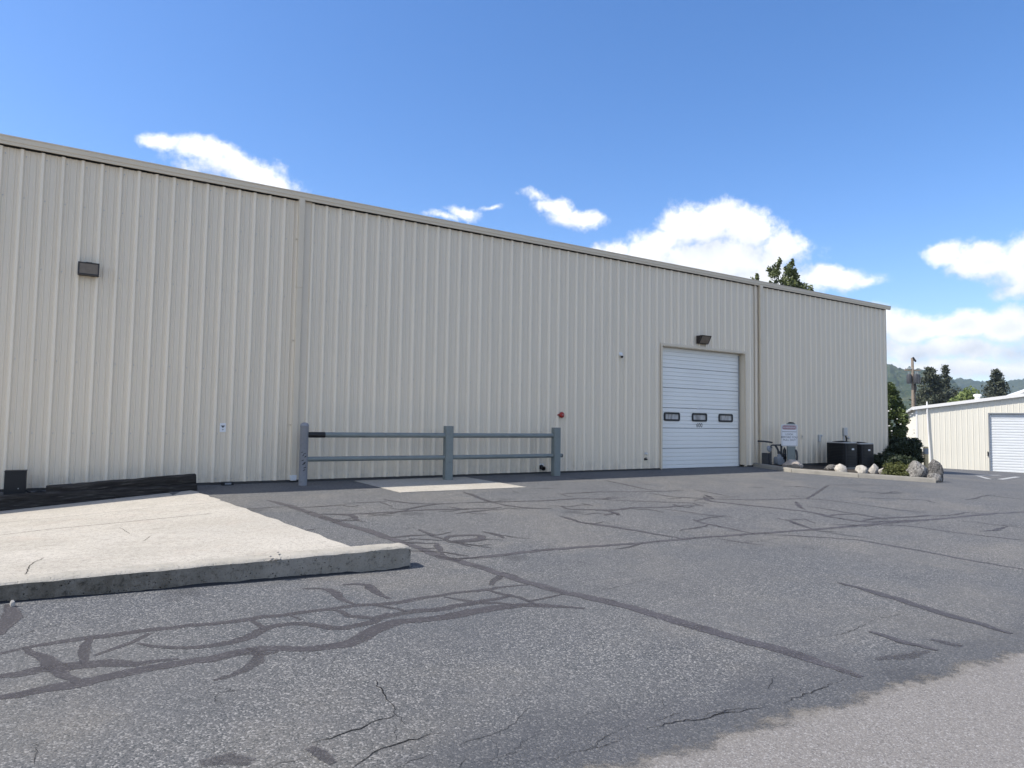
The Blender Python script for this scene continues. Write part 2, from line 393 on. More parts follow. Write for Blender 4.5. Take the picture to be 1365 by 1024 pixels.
def m_slab(t, b):
    p = t.pos(); big = t.noise(p, .9, 5, .6); f = t.noise(p, 55, 4, .65); s2 = t.voro(p, 120, out='Color')
    sep = t.new('ShaderNodeSeparateColor'); t.put(sep.inputs[0], s2)
    c = t.mix(t.ramp(big, .3, .7), (.40, .37, .315), (.49, .455, .395))
    c = t.mix(t.ramp(f, .5, .75, 0, .5), c, (.27, .25, .22))
    c = t.mix(t.ramp(sep.outputs[0], .80, 1, 0, .75), c, (.20, .185, .165))
    c = t.mix(t.ramp(t.noise(t.scale(p, (1.2, 4.5, 1)), 1.4, 6, .7), .55, .72, 0, .35), c, (.29, .27, .235))
    c = t.mix(t.ramp(t.noise(p, 2.3, 5, .6), .54, .72, 0, .35), c, (.40, .335, .28))
    c = t.mix(t.ramp(t.noise(p, 22, 6, .8), .47, .64, 0, .6), c, (.22, .205, .18))
    c = t.mix(t.ramp(t.noise(p, 7, 6, .75), .50, .66, 0, .35), c, (.25, .235, .205))
    c = t.mix(t.ramp(t.noise(p, .45, 5, .7), .5, .72, 0, .35), c, (.27, .255, .225))
    base(t, b, c, .9, 0, .3, t.bump(t.m('ADD', f, t.noise(p, 24, 6, .75)), .7, .006))
mat('slab_concrete', m_slab)
def m_old(t, b):
    p = t.pos(); n = t.noise(p, 2.2, 6, .68); v = t.noise(t.scale(p, (5, 5, 1.1)), 1.0, 5, .65); pit = t.voro(p, 48)
    sx = t.new('ShaderNodeSeparateXYZ'); t.put(sx.inputs[0], p)
    blot = t.noise(p, 15, 6, .78); pit2 = t.voro(p, 21); grit = t.noise(p, 70, 4, .7)
    c = t.mix(t.ramp(n, .3, .7), (.33, .31, .265), (.42, .39, .34))
    # dirt and moss on the weathered face, heavier towards the left end
    xs = t.ramp(sx.outputs[0], 1.2, 3.4, .86, .30)
    nrm = t.new('ShaderNodeNewGeometry').outputs['True Normal']; sn = t.new('ShaderNodeSeparateXYZ'); t.put(sn.inputs[0], nrm)
    side = t.ramp(sn.outputs[2], .25, .7, 1, .0)
    stain = t.m('MULTIPLY', xs, t.ramp(t.m('ADD', t.m('MULTIPLY', v, .55), t.m('MULTIPLY', blot, .45)), .30, .58, .45, 1))
    c = t.mix(t.m('MULTIPLY', side, stain), c, (.100, .088, .068))
    c = t.mix(t.m('MULTIPLY', t.ramp(blot, .53, .68), t.m('ADD', .10, t.m('MULTIPLY', side, .55))), c, (.045, .041, .034))
    c = t.mix(t.ramp(grit, .58, .75, 0, .5), c, (.06, .055, .048))
    holes = t.m('MAXIMUM', t.ramp(pit, .0, .20, .85, 0), t.m('MULTIPLY', t.ramp(pit2, .0, .16, 1, 0), side))
    c = t.mix(holes, c, (.018, .017, .015))
    base(t, b, c, .95, 0, .2, t.bump(t.m('SUBTRACT', t.m('ADD', n, t.m('MULTIPLY', blot, .5)), t.m('MULTIPLY', holes, .8)), 1.0, .03))
mat('old_concrete', m_old)
def m_tie(t, b):
    o = t.obj()
    g = t.noise(t.scale(o, (2.0, 16, 22)), 1.0, 6, .65); s2 = t.noise(t.scale(o, (4.0, 30, 40)), 1.0, 4, .6)
    c = t.mix(t.ramp(g, .3, .75), (.014, .012, .011), (.060, .054, .048))
    c = t.mix(t.ramp(s2, .56, .74, 0, .8), c, (.12, .112, .10))
    base(t, b, c, .85, 0, .3, t.bump(t.m('ADD', g, s2), .9, .03))
mat('creosote_wood', m_tie)
def leafmat(name, c0, c1, c2, rough=.55, trans=.12):
    def fn(t, b):
        a = t.attr('shade'); n = t.noise(t.pos(), 1.3, 3, .6)
        c = t.mix(a, c0, c1); c = t.mix(t.ramp(n, .45, .7, 0, .7), c, c2)
        base(t, b, c, rough, 0, .3)
        if trans:
            tr = t.new('ShaderNodeBsdfTranslucent'); t.put(tr.inputs['Color'], t.vm('SCALE', c, 1.3))
            mx = t.new('ShaderNodeMixShader'); mx.inputs[0].default_value = trans
            t.l.new(b.outputs[0], mx.inputs[1]); t.l.new(tr.outputs[0], mx.inputs[2])
            t.l.new(mx.outputs[0], t.n['Material Output'].inputs['Surface'])
    return mat(name, fn)
leafmat('leaf_broad', (.045, .060, .020), (.12, .14, .045), (.08, .10, .032))
leafmat('leaf_hedge', (.030, .055, .015), (.10, .13, .035), (.07, .09, .03))
leafmat('leaf_juniper', (.015, .024, .012), (.035, .050, .022), (.022, .034, .016), trans=.05)
leafmat('leaf_yellow', (.055, .065, .020), (.13, .14, .045), (.09, .10, .03))
leafmat('leaf_conifer', (.034, .043, .026), (.085, .092, .055), (.055, .066, .042), trans=.05)
leafmat('leaf_light', (.10, .14, .04), (.22, .26, .09), (.15, .2, .06))
varied('flower_white', (.75, .74, .70), .05, 5, .6)
def m_hill(t, b):
    p = t.pos(); n = t.noise(p, .02, 6, .65); n2 = t.noise(p, .085, 5, .75)
    c = t.mix(t.ramp(n, .35, .65), (.030, .048, .024), (.060, .075, .036))
    c = t.mix(t.ramp(n2, .5, .7, 0, .85), c, (.12, .12, .065))
    c = t.mix(t.ramp(n2, .3, .48, .9, 0), c, (.008, .014, .008))
    base(t, b, c, .95, 0, .1)
mat('forest', m_hill)
varied('far_ground', (.10, .11, .07), .3, .05, .95, space='pos')

# ------------------------------------------------------------------ the ground
ROAD_EDGE = [(2.466, -12.080), (2.816, -11.999), (3.078, -11.990), (3.354, -11.992), (3.665, -11.959), (4.100, -11.995), (4.542, -12.044), (4.978, -12.065), (5.427, -12.064), (5.866, -12.142), (6.395, -12.177), (6.760, -12.177), (7.088, -12.178), (7.437, -12.286), (7.959, -12.379), (8.704, -12.552)]
def seg_dist(x, y, pts):
    best = 1e9; side = 1
    for (x0, y0), (x1, y1) in zip(pts[:-1], pts[1:]):
        dx, dy = x1-x0, y1-y0; L = dx*dx+dy*dy
        t = max(0, min(1, ((x-x0)*dx+(y-y0)*dy)/L)); d = math.hypot(x-x0-dx*t, y-y0-dy*t)
        if d < best: best = d; side = (x-x0)*dy-(y-y0)*dx
    return best, side
def axis(lo, hi, step, far):
    a = []; v = lo
    while v <= hi+1e-6: a.append(v); v += step
    g, s = step, a[-1]
    while s < far: g *= 1.45; s += g; a.append(s)
    g, s = step, a[0]
    while s > -far: g *= 1.45; s -= g; a.insert(0, s)
    return a
def build_ground():
    xs, ys = axis(-6.1, 56, .2, 5200), axis(-17, 12, .25, 5200)
    mb = MB(); nx = len(xs); ed = []
    for y in ys:
        for x in xs:
            z = ground(x, y)
            if -7.7 < y < -.7 and x < 2.93-.0966*(y+1.48)-.5: z -= .7
            mb.v.append((x, y, z))
            if -4 < x < 14 and -17 < y < -4:
                d, sd = seg_dist(x, y, ROAD_EDGE); ed.append(math.exp(-d/.75) if sd < 0 else 1.0)
            else: ed.append(0.0)
    for j in range(len(ys)-1):
        for i in range(nx-1):
            mb.f.append((j*nx+i, j*nx+i+1, (j+1)*nx+i+1, (j+1)*nx+i))
    mb.a['edge'] = ed
    mb.build('ground', 'asphalt', smooth='all', kind='structure', label='cracked grey asphalt lot in front of the warehouse')
build_ground()

def densify(pts, step, jit, rnd):
    out = []
    for (a, b) in zip(pts[:-1], pts[1:]):
        L = math.hypot(b[0]-a[0], b[1]-a[1]); n = max(1, int(L/step))
        for k in range(n):
            t = k/n; out.append([a[0]+(b[0]-a[0])*t, a[1]+(b[1]-a[1])*t])
    out.append(list(pts[-1]))
    # round the corners, then roughen
    for _ in range(2):
        out = [out[0]]+[[(out[i-1][k]+2*out[i][k]+out[i+1][k])/4 for k in (0, 1)] for i in range(1, len(out)-1)]+[out[-1]]
    return [(x+rnd.uniform(-jit, jit), y+rnd.uniform(-jit, jit)) for x, y in out]
def ribbons(name, m, lines, z0, step, jit, label, taper=.35, wvar=.3):
    rnd = random.Random(5); mb = MB(); ac = []; st = []; z = z0
    for pts, w, s in lines:
        P = densify(pts, step, jit, rnd); n = len(mb.v); N = len(P)
        wp = 0.0
        for i, (x, y) in enumerate(P):
            a = P[max(i-1, 0)]; b = P[min(i+1, N-1)]; dx, dy = b[0]-a[0], b[1]-a[1]; L = math.hypot(dx, dy) or 1
            wp = wp*.75+rnd.uniform(-wvar, wvar)*.45
            t = min(i, N-1-i)*step; k = w*.5*(1+wp)*(taper+(1-taper)*min(1, t/.35))*1.35
            for q in (-1, 0, 1):
                X, Y = x-dy/L*k*q, y+dx/L*k*q
                mb.v.append((X, Y, ground(X, Y)+z)); ac.append(float(q)); st.append(s)
        for i in range(N-1):
            for q in (0, 1):
                j = n+i*3+q; mb.f.append((j, j+1, j+4, j+3))
        z += .00003
    mb.a['across'] = ac; mb.a['strength'] = st
    return mb.build(name, m, smooth='all', kind='stuff', label=label)
SEAL = [
    ([(0.61, -9.38), (0.72, -9.31), (0.87, -9.21), (1.13, -9.19), (1.31, -9.14), (1.48, -9.14), (1.59, -9.14), (1.96, -9.16), (2.25, -9.14), (2.48, -9.13), (2.74, -9.14), (2.91, -9.12), (3.17, -9.10), (3.38, -9.15), (3.67, -9.10), (4.03, -9.04), (4.40, -9.08), (4.75, -9.09), (4.92, -9.11)], 0.076, 0.80),
    ([(0.62, -9.75), (0.76, -9.74), (0.85, -9.75), (0.96, -9.72), (1.05, -9.69), (1.18, -9.69), (1.29, -9.73), (1.37, -9.83), (1.45, -9.85), (1.54, -9.81), (1.69, -9.83)], 0.117, 0.75),
    ([(0.66, -10.10), (0.78, -10.08), (0.87, -10.05), (0.99, -10.06), (1.12, -10.03), (1.22, -10.03), (1.33, -9.98), (1.45, -9.92), (1.62, -9.89), (1.85, -9.95), (1.98, -9.89), (2.10, -9.79), (2.16, -9.81), (2.42, -9.98), (2.58, -10.02), (2.75, -9.99), (2.87, -9.96), (2.94, -9.82), (3.15, -9.63), (3.35, -9.66), (3.68, -9.70), (3.94, -9.60), (4.21, -9.61), (4.52, -9.67), (4.70, -9.81), (4.88, -9.98)], 0.126, 0.85),
    ([(0.85, -9.24), (0.95, -9.53), (1.04, -9.76), (1.09, -9.96), (1.15, -10.05)], 0.108, 0.80),
    ([(1.19, -9.18), (1.18, -9.45), (1.17, -9.71)], 0.108, 0.80),
    ([(1.22, -9.56), (1.39, -9.46), (1.46, -9.39), (1.55, -9.23)], 0.099, 0.80),
    ([(1.46, -9.42), (1.56, -9.54), (1.69, -9.64), (1.89, -9.69), (2.02, -9.68), (2.16, -9.56), (2.29, -9.46), (2.33, -9.38), (2.48, -9.36), (2.60, -9.35), (2.67, -9.52), (2.79, -9.68), (2.96, -9.62), (3.27, -9.45), (3.54, -9.44), (3.87, -9.45), (4.05, -9.37), (4.32, -9.43), (4.52, -9.31)], 0.099, 0.75),
    ([(2.25, -9.14), (2.26, -9.35), (2.31, -9.44)], 0.108, 0.80),
    ([(2.53, -9.14), (2.60, -9.32)], 0.086, 0.70),
    ([(2.91, -9.12), (2.95, -9.32), (3.00, -9.47), (3.12, -9.51), (3.30, -9.39)], 0.108, 0.80),
    ([(2.85, -8.42), (3.00, -8.40), (3.09, -8.48), (3.10, -8.67), (3.06, -8.93), (3.12, -9.06)], 0.108, 0.90),
    ([(3.24, -8.39), (3.42, -8.34), (3.45, -8.47), (3.43, -8.77), (3.46, -9.02)], 0.108, 0.90),
    ([(4.39, -9.10), (4.50, -9.35), (4.58, -9.56), (4.55, -9.71)], 0.097, 0.75),
    ([(3.92, -9.12), (4.00, -9.27), (4.15, -9.44), (4.35, -9.58), (4.47, -9.68)], 0.086, 0.75),
    ([(4.54, -9.58), (4.80, -9.56), (4.99, -9.51)], 0.076, 0.70),
    ([(2.10, -9.78), (2.17, -9.97), (2.07, -10.18), (1.90, -10.27), (1.81, -10.30)], 0.099, 0.60),
    ([(2.03, -9.89), (2.13, -10.01), (2.28, -9.94)], 0.162, 0.50),
    ([(0.68, -8.87), (0.71, -8.74), (0.74, -8.35), (0.67, -8.06)], 0.144, 0.85),
    ([(4.51, -8.98), (4.70, -8.76), (4.87, -8.64)], 0.144, 0.60),
    ([(4.83, -8.52), (4.94, -8.64), (4.87, -8.90)], 0.180, 0.50),
    ([(3.21, -9.10), (3.37, -9.21), (3.45, -9.43)], 0.097, 0.70),
    ([(3.85, -2.51), (4.03, -3.18), (4.18, -4.32), (4.29, -5.21), (4.44, -5.91), (4.49, -6.33), (4.57, -6.97), (4.63, -7.60), (4.72, -8.01), (4.82, -8.37), (4.83, -8.74), (4.92, -9.12), (5.00, -9.52), (5.13, -9.72), (5.25, -10.13), (5.31, -10.62), (5.41, -11.00), (5.49, -11.32), (5.54, -11.58), (5.55, -11.84), (5.55, -12.04)], 0.144, 1.00),
    ([(4.64, -7.86), (5.21, -7.87), (5.85, -7.85), (6.55, -7.92), (7.25, -8.03), (8.09, -8.07), (9.37, -8.21), (10.72, -8.38), (12.04, -8.46), (13.59, -8.63), (15.73, -8.74), (17.14, -9.00)], 0.097, 1.00),
    ([(9.47, -8.35), (9.82, -8.52), (10.23, -8.90), (10.48, -9.24), (10.47, -9.57), (10.51, -9.96), (10.49, -10.57), (10.58, -11.12), (10.61, -11.29)], 0.065, 1.00),
    ([(10.53, -8.37), (10.60, -8.62), (10.73, -9.17)], 0.065, 0.90),
    ([(11.97, -8.51), (12.49, -8.76), (12.55, -9.32), (12.67, -9.80), (12.94, -10.38)], 0.065, 0.90),
    ([(9.45, -7.07), (9.40, -7.43), (9.41, -8.17)], 0.086, 0.95),
    ([(8.58, -8.23), (8.67, -8.59), (8.81, -8.83)], 0.054, 0.90),
    ([(11.03, -7.42), (10.99, -7.70), (10.77, -8.04), (10.64, -8.35)], 0.097, 0.90),
    ([(11.03, -7.66), (10.79, -8.01)], 0.097, 0.80),
    ([(12.04, -4.93), (11.58, -5.46), (11.79, -6.03), (12.09, -6.65), (12.28, -7.21), (12.08, -7.73), (12.12, -8.29), (12.97, -8.51), (13.50, -8.59)], 0.108, 0.90),
    ([(11.35, -4.80), (11.81, -5.20), (12.59, -5.69), (14.03, -5.98), (14.23, -6.43), (14.26, -7.11), (14.29, -7.83), (14.44, -8.13)], 0.076, 0.90),
    ([(17.07, -4.51), (15.48, -5.28), (13.89, -6.05)], 0.065, 0.90),
    ([(15.54, -4.29), (16.04, -4.50), (15.99, -4.94)], 0.086, 0.80),
    ([(17.07, -4.51), (18.36, -4.86), (18.97, -5.29)], 0.076, 0.80),
    ([(13.29, -6.20), (12.54, -6.83), (12.48, -6.97)], 0.086, 0.95),
    ([(12.95, -6.82), (12.90, -7.66), (12.89, -8.26)], 0.097, 0.90),
    ([(12.16, -7.63), (12.60, -7.58), (12.82, -7.71)], 0.097, 0.90),
    ([(12.20, -8.22), (12.58, -8.13), (12.85, -8.28)], 0.086, 0.80),
    ([(12.47, -8.09), (13.30, -8.26), (14.06, -8.39)], 0.086, 0.80),
    ([(16.55, -5.43), (16.86, -6.11), (17.48, -6.19)], 0.076, 0.80),
    ([(15.30, -6.34), (16.15, -6.88), (16.50, -7.12), (16.15, -7.49)], 0.065, 0.80),
    ([(19.02, -7.15), (19.10, -8.17)], 0.065, 0.80),
    ([(13.97, -8.87), (14.10, -9.20), (14.26, -9.91)], 0.054, 0.80),
    ([(13.10, -9.58), (13.42, -9.67), (14.14, -9.56)], 0.065, 0.80),
    ([(15.22, -8.39), (15.56, -8.81)], 0.054, 0.80),
    ([(12.75, -4.00), (12.62, -5.10)], 0.076, 0.85),
    ([(6.87, -3.97), (7.21, -4.04), (8.40, -4.28), (9.26, -4.24), (9.70, -4.50), (10.31, -4.48)], 0.086, 0.90),
    ([(9.25, -3.57), (10.47, -3.60), (11.46, -3.94), (12.43, -4.03)], 0.076, 0.85),
    ([(9.57, -4.45), (10.03, -4.88), (10.73, -5.36), (11.34, -5.69)], 0.076, 0.85),
    ([(7.43, -4.22), (7.47, -4.53), (7.64, -4.93), (8.01, -5.11)], 0.108, 0.90),
    ([(8.34, -4.91), (8.25, -5.29), (8.51, -5.45), (9.00, -5.71), (9.42, -5.56), (9.95, -5.76), (10.55, -5.75), (10.92, -5.84)], 0.097, 0.95),
    ([(8.85, -5.70), (8.79, -5.85), (8.64, -6.16)], 0.144, 0.90),
    ([(8.40, -6.08), (8.58, -5.98), (8.79, -5.90)], 0.108, 0.85),
    ([(7.67, -6.09), (7.60, -6.40), (7.78, -6.86), (7.94, -7.29), (8.11, -8.06)], 0.086, 1.00),
    ([(7.64, -5.86), (7.68, -6.06), (7.61, -6.33)], 0.144, 0.95),
    ([(9.91, -5.93), (10.08, -6.40), (10.13, -6.89)], 0.054, 0.85),
    ([(9.54, -6.97), (9.46, -7.17)], 0.126, 0.90),
    ([(12.02, -1.82), (11.74, -3.52), (11.72, -3.87)], 0.076, 0.80),
    ([(11.28, -4.12), (11.32, -4.79), (11.87, -5.22)], 0.076, 0.80),
    ([(8.93, -4.84), (8.93, -5.13)], 0.097, 0.85),
    ([(5.85, -6.52), (5.92, -6.73), (5.86, -7.04)], 0.117, 0.90),
    ([(12.28, -4.76), (11.89, -5.34)], 0.126, 0.80),
    ([(10.54, -5.54), (10.39, -5.84)], 0.108, 0.80),
    ([(11.02, -5.57), (10.88, -5.93)], 0.108, 0.80),
    ([(3.12, -3.48), (3.36, -3.41), (3.96, -3.32)], 0.065, 0.85),
    ([(3.95, -3.50), (4.64, -3.54), (4.97, -3.46)], 0.076, 0.85),
    ([(4.26, -4.26), (4.90, -4.51), (5.87, -4.45), (7.10, -4.75), (7.26, -4.68)], 0.097, 0.90),
    ([(5.77, -3.07), (5.79, -3.31), (6.12, -3.83), (6.48, -3.96), (6.93, -3.99)], 0.086, 0.90),
    ([(5.51, -4.48), (5.80, -4.21)], 0.097, 0.90),
    ([(5.74, -4.27), (6.02, -4.07), (6.48, -3.96)], 0.086, 0.85),
    ([(4.96, -3.30), (5.69, -3.38)], 0.065, 0.80),
    ([(7.62, -2.64), (7.58, -3.10), (7.44, -3.82), (7.45, -4.23)], 0.097, 0.90),
    ([(6.20, -5.03), (6.56, -4.93), (7.09, -4.82)], 0.097, 0.85),
    ([(6.45, -4.32), (6.52, -4.53), (6.57, -4.72)], 0.086, 0.85),
    ([(4.29, -4.27), (4.68, -4.52), (4.55, -5.04), (4.63, -5.17)], 0.108, 0.90),
    ([(4.26, -4.74), (4.38, -5.00), (4.59, -4.95)], 0.108, 0.80),
    ([(3.55, -5.57), (3.86, -5.46)], 0.065, 0.70),
    ([(6.62, -1.27), (7.13, -1.08)], 0.065, 0.70),
    ([(4.52, -6.40), (4.84, -6.37), (5.07, -6.42)], 0.108, 0.95),
    ([(5.10, -6.05), (5.08, -6.42), (5.06, -6.69), (5.12, -6.87)], 0.117, 0.95),
    ([(5.05, -6.85), (5.32, -6.58), (5.73, -6.76), (5.59, -6.95), (5.06, -6.93)], 0.108, 0.95),
    ([(5.06, -6.96), (5.47, -7.08), (5.63, -6.97)], 0.108, 0.90),
    ([(5.09, -6.92), (5.21, -7.07), (5.18, -7.31)], 0.097, 0.90),
    ([(4.73, -6.55), (5.04, -6.84)], 0.086, 0.90),
    ([(4.55, -6.73), (4.89, -6.98)], 0.086, 0.90),
    ([(4.91, -6.93), (4.80, -7.32), (4.68, -7.58)], 0.108, 0.95),
    ([(4.54, -7.14), (4.78, -7.25)], 0.097, 0.90),
    ([(4.75, -7.48), (4.87, -7.60), (4.92, -7.75)], 0.097, 0.90),
    ([(4.61, -7.59), (4.69, -7.76), (4.72, -7.93)], 0.180, 0.55),
    ([(7.84, -10.46), (7.85, -10.69), (7.79, -11.13), (7.67, -11.50), (7.67, -11.78), (7.61, -12.14)], 0.117, 0.90),
    ([(6.55, -11.55), (6.56, -11.78), (6.59, -12.05)], 0.126, 0.90),
    ([(6.82, -11.89), (6.80, -12.01), (6.89, -12.10)], 0.144, 0.60),
    ([(5.99, -11.92), (6.20, -11.98), (6.52, -12.01)], 0.117, 0.40),
    ([(2.07, -11.34), (2.11, -11.41), (2.13, -11.52)], 0.144, 0.60),
    ([(1.59, -11.26), (1.75, -11.26), (1.83, -11.36)], 0.180, 0.45),
    ([(8.63, -2.87), (8.60, -3.23)], 0.043, 0.70),
    ([(9.25, -2.68), (9.83, -2.81)], 0.054, 0.60),
    ([(7.41, -8.04), (7.11, -8.15), (6.92, -8.23), (6.76, -8.20)], 0.054, 0.80),
    ([(10.57, -8.50), (10.75, -8.51), (10.81, -8.70)], 0.054, 0.80),
    ([(12.01, -8.53), (11.64, -8.57), (11.74, -8.35), (11.39, -8.30), (11.33, -8.21)], 0.054, 0.80),
    ([(9.40, -7.40), (9.06, -7.53), (8.90, -7.52), (8.55, -7.58)], 0.054, 0.80),
    ([(11.01, -7.58), (11.05, -7.65), (11.46, -7.64), (11.30, -7.82), (11.16, -8.06)], 0.054, 0.80),
    ([(11.74, -5.28), (11.67, -5.19), (11.27, -5.37)], 0.054, 0.80),
    ([(14.19, -5.91), (14.07, -5.78), (14.15, -5.47)], 0.054, 0.80),
    ([(12.94, -7.03), (12.90, -6.95), (12.89, -6.70)], 0.054, 0.80),
    ([(13.67, -8.32), (14.11, -8.32), (14.12, -8.45), (14.34, -8.48), (14.58, -8.52)], 0.054, 0.80),
    ([(17.27, -6.16), (17.53, -5.92), (17.20, -6.00), (16.77, -6.09), (16.40, -6.09)], 0.054, 0.80),
    ([(19.04, -7.45), (19.33, -7.22), (18.51, -7.33), (17.94, -7.44), (17.46, -7.48)], 0.054, 0.80),
    ([(14.16, -9.48), (14.40, -9.49), (14.46, -9.58)], 0.054, 0.80),
    ([(15.40, -8.61), (15.35, -8.46), (15.15, -8.46), (14.72, -8.50), (14.42, -8.52)], 0.054, 0.80),
    ([(10.15, -4.49), (10.15, -4.29), (9.76, -4.45)], 0.054, 0.80),
    ([(9.37, -3.58), (9.26, -3.82), (9.31, -4.07)], 0.054, 0.80),
    ([(7.68, -4.95), (7.39, -4.98), (7.35, -4.73), (7.14, -4.89), (6.99, -4.94)], 0.054, 0.80),
    ([(9.39, -5.57), (9.38, -5.82), (9.58, -5.79), (9.65, -5.95), (9.60, -6.22)], 0.054, 0.80),
    ([(8.67, -6.10), (8.74, -5.83), (8.80, -5.58), (8.57, -5.62)], 0.054, 0.80),
    ([(8.49, -6.03), (8.56, -5.78), (8.29, -5.86), (8.05, -5.91)], 0.054, 0.80),
    ([(7.63, -6.28), (7.61, -6.53), (7.63, -6.68), (7.98, -6.55)], 0.054, 0.80),
    ([(10.10, -6.62), (10.21, -6.73), (10.15, -6.92), (10.42, -6.89), (10.32, -7.08)], 0.054, 0.80),
    ([(9.50, -7.07), (9.83, -6.93), (10.09, -6.94), (10.37, -6.87)], 0.054, 0.80),
    ([(11.45, -4.89), (11.13, -5.09), (11.26, -4.87), (10.99, -4.95)], 0.054, 0.80),
    ([(8.93, -4.99), (8.69, -4.96), (8.36, -5.13), (8.34, -4.86), (8.09, -4.90)], 0.054, 0.80),
    ([(5.89, -6.63), (5.94, -6.80), (5.96, -6.95), (6.06, -7.11), (6.15, -7.22)], 0.054, 0.80),
    ([(12.16, -4.93), (12.13, -5.09), (12.30, -5.08), (12.43, -5.26), (12.82, -5.21)], 0.054, 0.80),
    ([(10.43, -5.76), (10.39, -6.01), (10.74, -5.83)], 0.054, 0.80),
    ([(4.84, -3.50), (4.93, -3.81), (5.08, -3.62)], 0.054, 0.80),
    ([(4.88, -4.50), (4.99, -4.61), (5.06, -4.70), (5.22, -4.82)], 0.054, 0.80),
    ([(5.54, -4.45), (5.26, -4.61), (5.16, -4.70), (4.98, -4.67), (4.86, -4.71)], 0.054, 0.80),
    ([(6.10, -4.05), (5.85, -4.22), (5.75, -4.24), (5.53, -4.36), (5.47, -4.10)], 0.054, 0.80),
    ([(5.55, -3.36), (5.57, -3.54), (5.58, -3.76), (5.55, -3.98)], 0.054, 0.80),
    ([(7.44, -3.83), (7.41, -4.04), (7.45, -4.14), (7.70, -4.00)], 0.054, 0.80),
    ([(6.48, -4.96), (6.46, -5.23), (6.63, -5.10), (6.70, -5.21)], 0.054, 0.80),
    ([(6.55, -4.65), (6.26, -4.75), (6.05, -4.73)], 0.054, 0.80),
    ([(4.63, -4.73), (4.47, -4.90), (4.33, -4.97), (4.19, -5.14), (4.16, -5.04)], 0.054, 0.80),
    ([(4.37, -5.00), (4.46, -5.12), (4.65, -4.95)], 0.054, 0.80),
    ([(5.04, -6.41), (5.03, -6.58), (5.23, -6.43), (5.44, -6.37)], 0.054, 0.80),
    ([(5.11, -6.85), (5.10, -7.00), (5.24, -7.15), (5.31, -7.35), (5.50, -7.32)], 0.054, 0.80),
    ([(5.53, -7.04), (5.66, -6.95), (5.78, -7.15)], 0.054, 0.80),
    ([(5.12, -6.96), (5.23, -7.11), (5.33, -7.31), (5.37, -7.49)], 0.054, 0.80),
    ([(4.79, -6.60), (4.69, -6.66), (4.56, -6.68)], 0.054, 0.80),
    ([(4.66, -6.81), (4.48, -6.94), (4.40, -6.97), (4.27, -6.98), (4.09, -6.95)], 0.054, 0.80),
    ([(4.88, -7.62), (4.76, -7.51), (4.62, -7.28), (4.45, -7.31), (4.34, -7.15)], 0.054, 0.80),
    ([(4.68, -7.74), (4.71, -7.84), (4.86, -7.86), (5.08, -7.84)], 0.054, 0.80)]
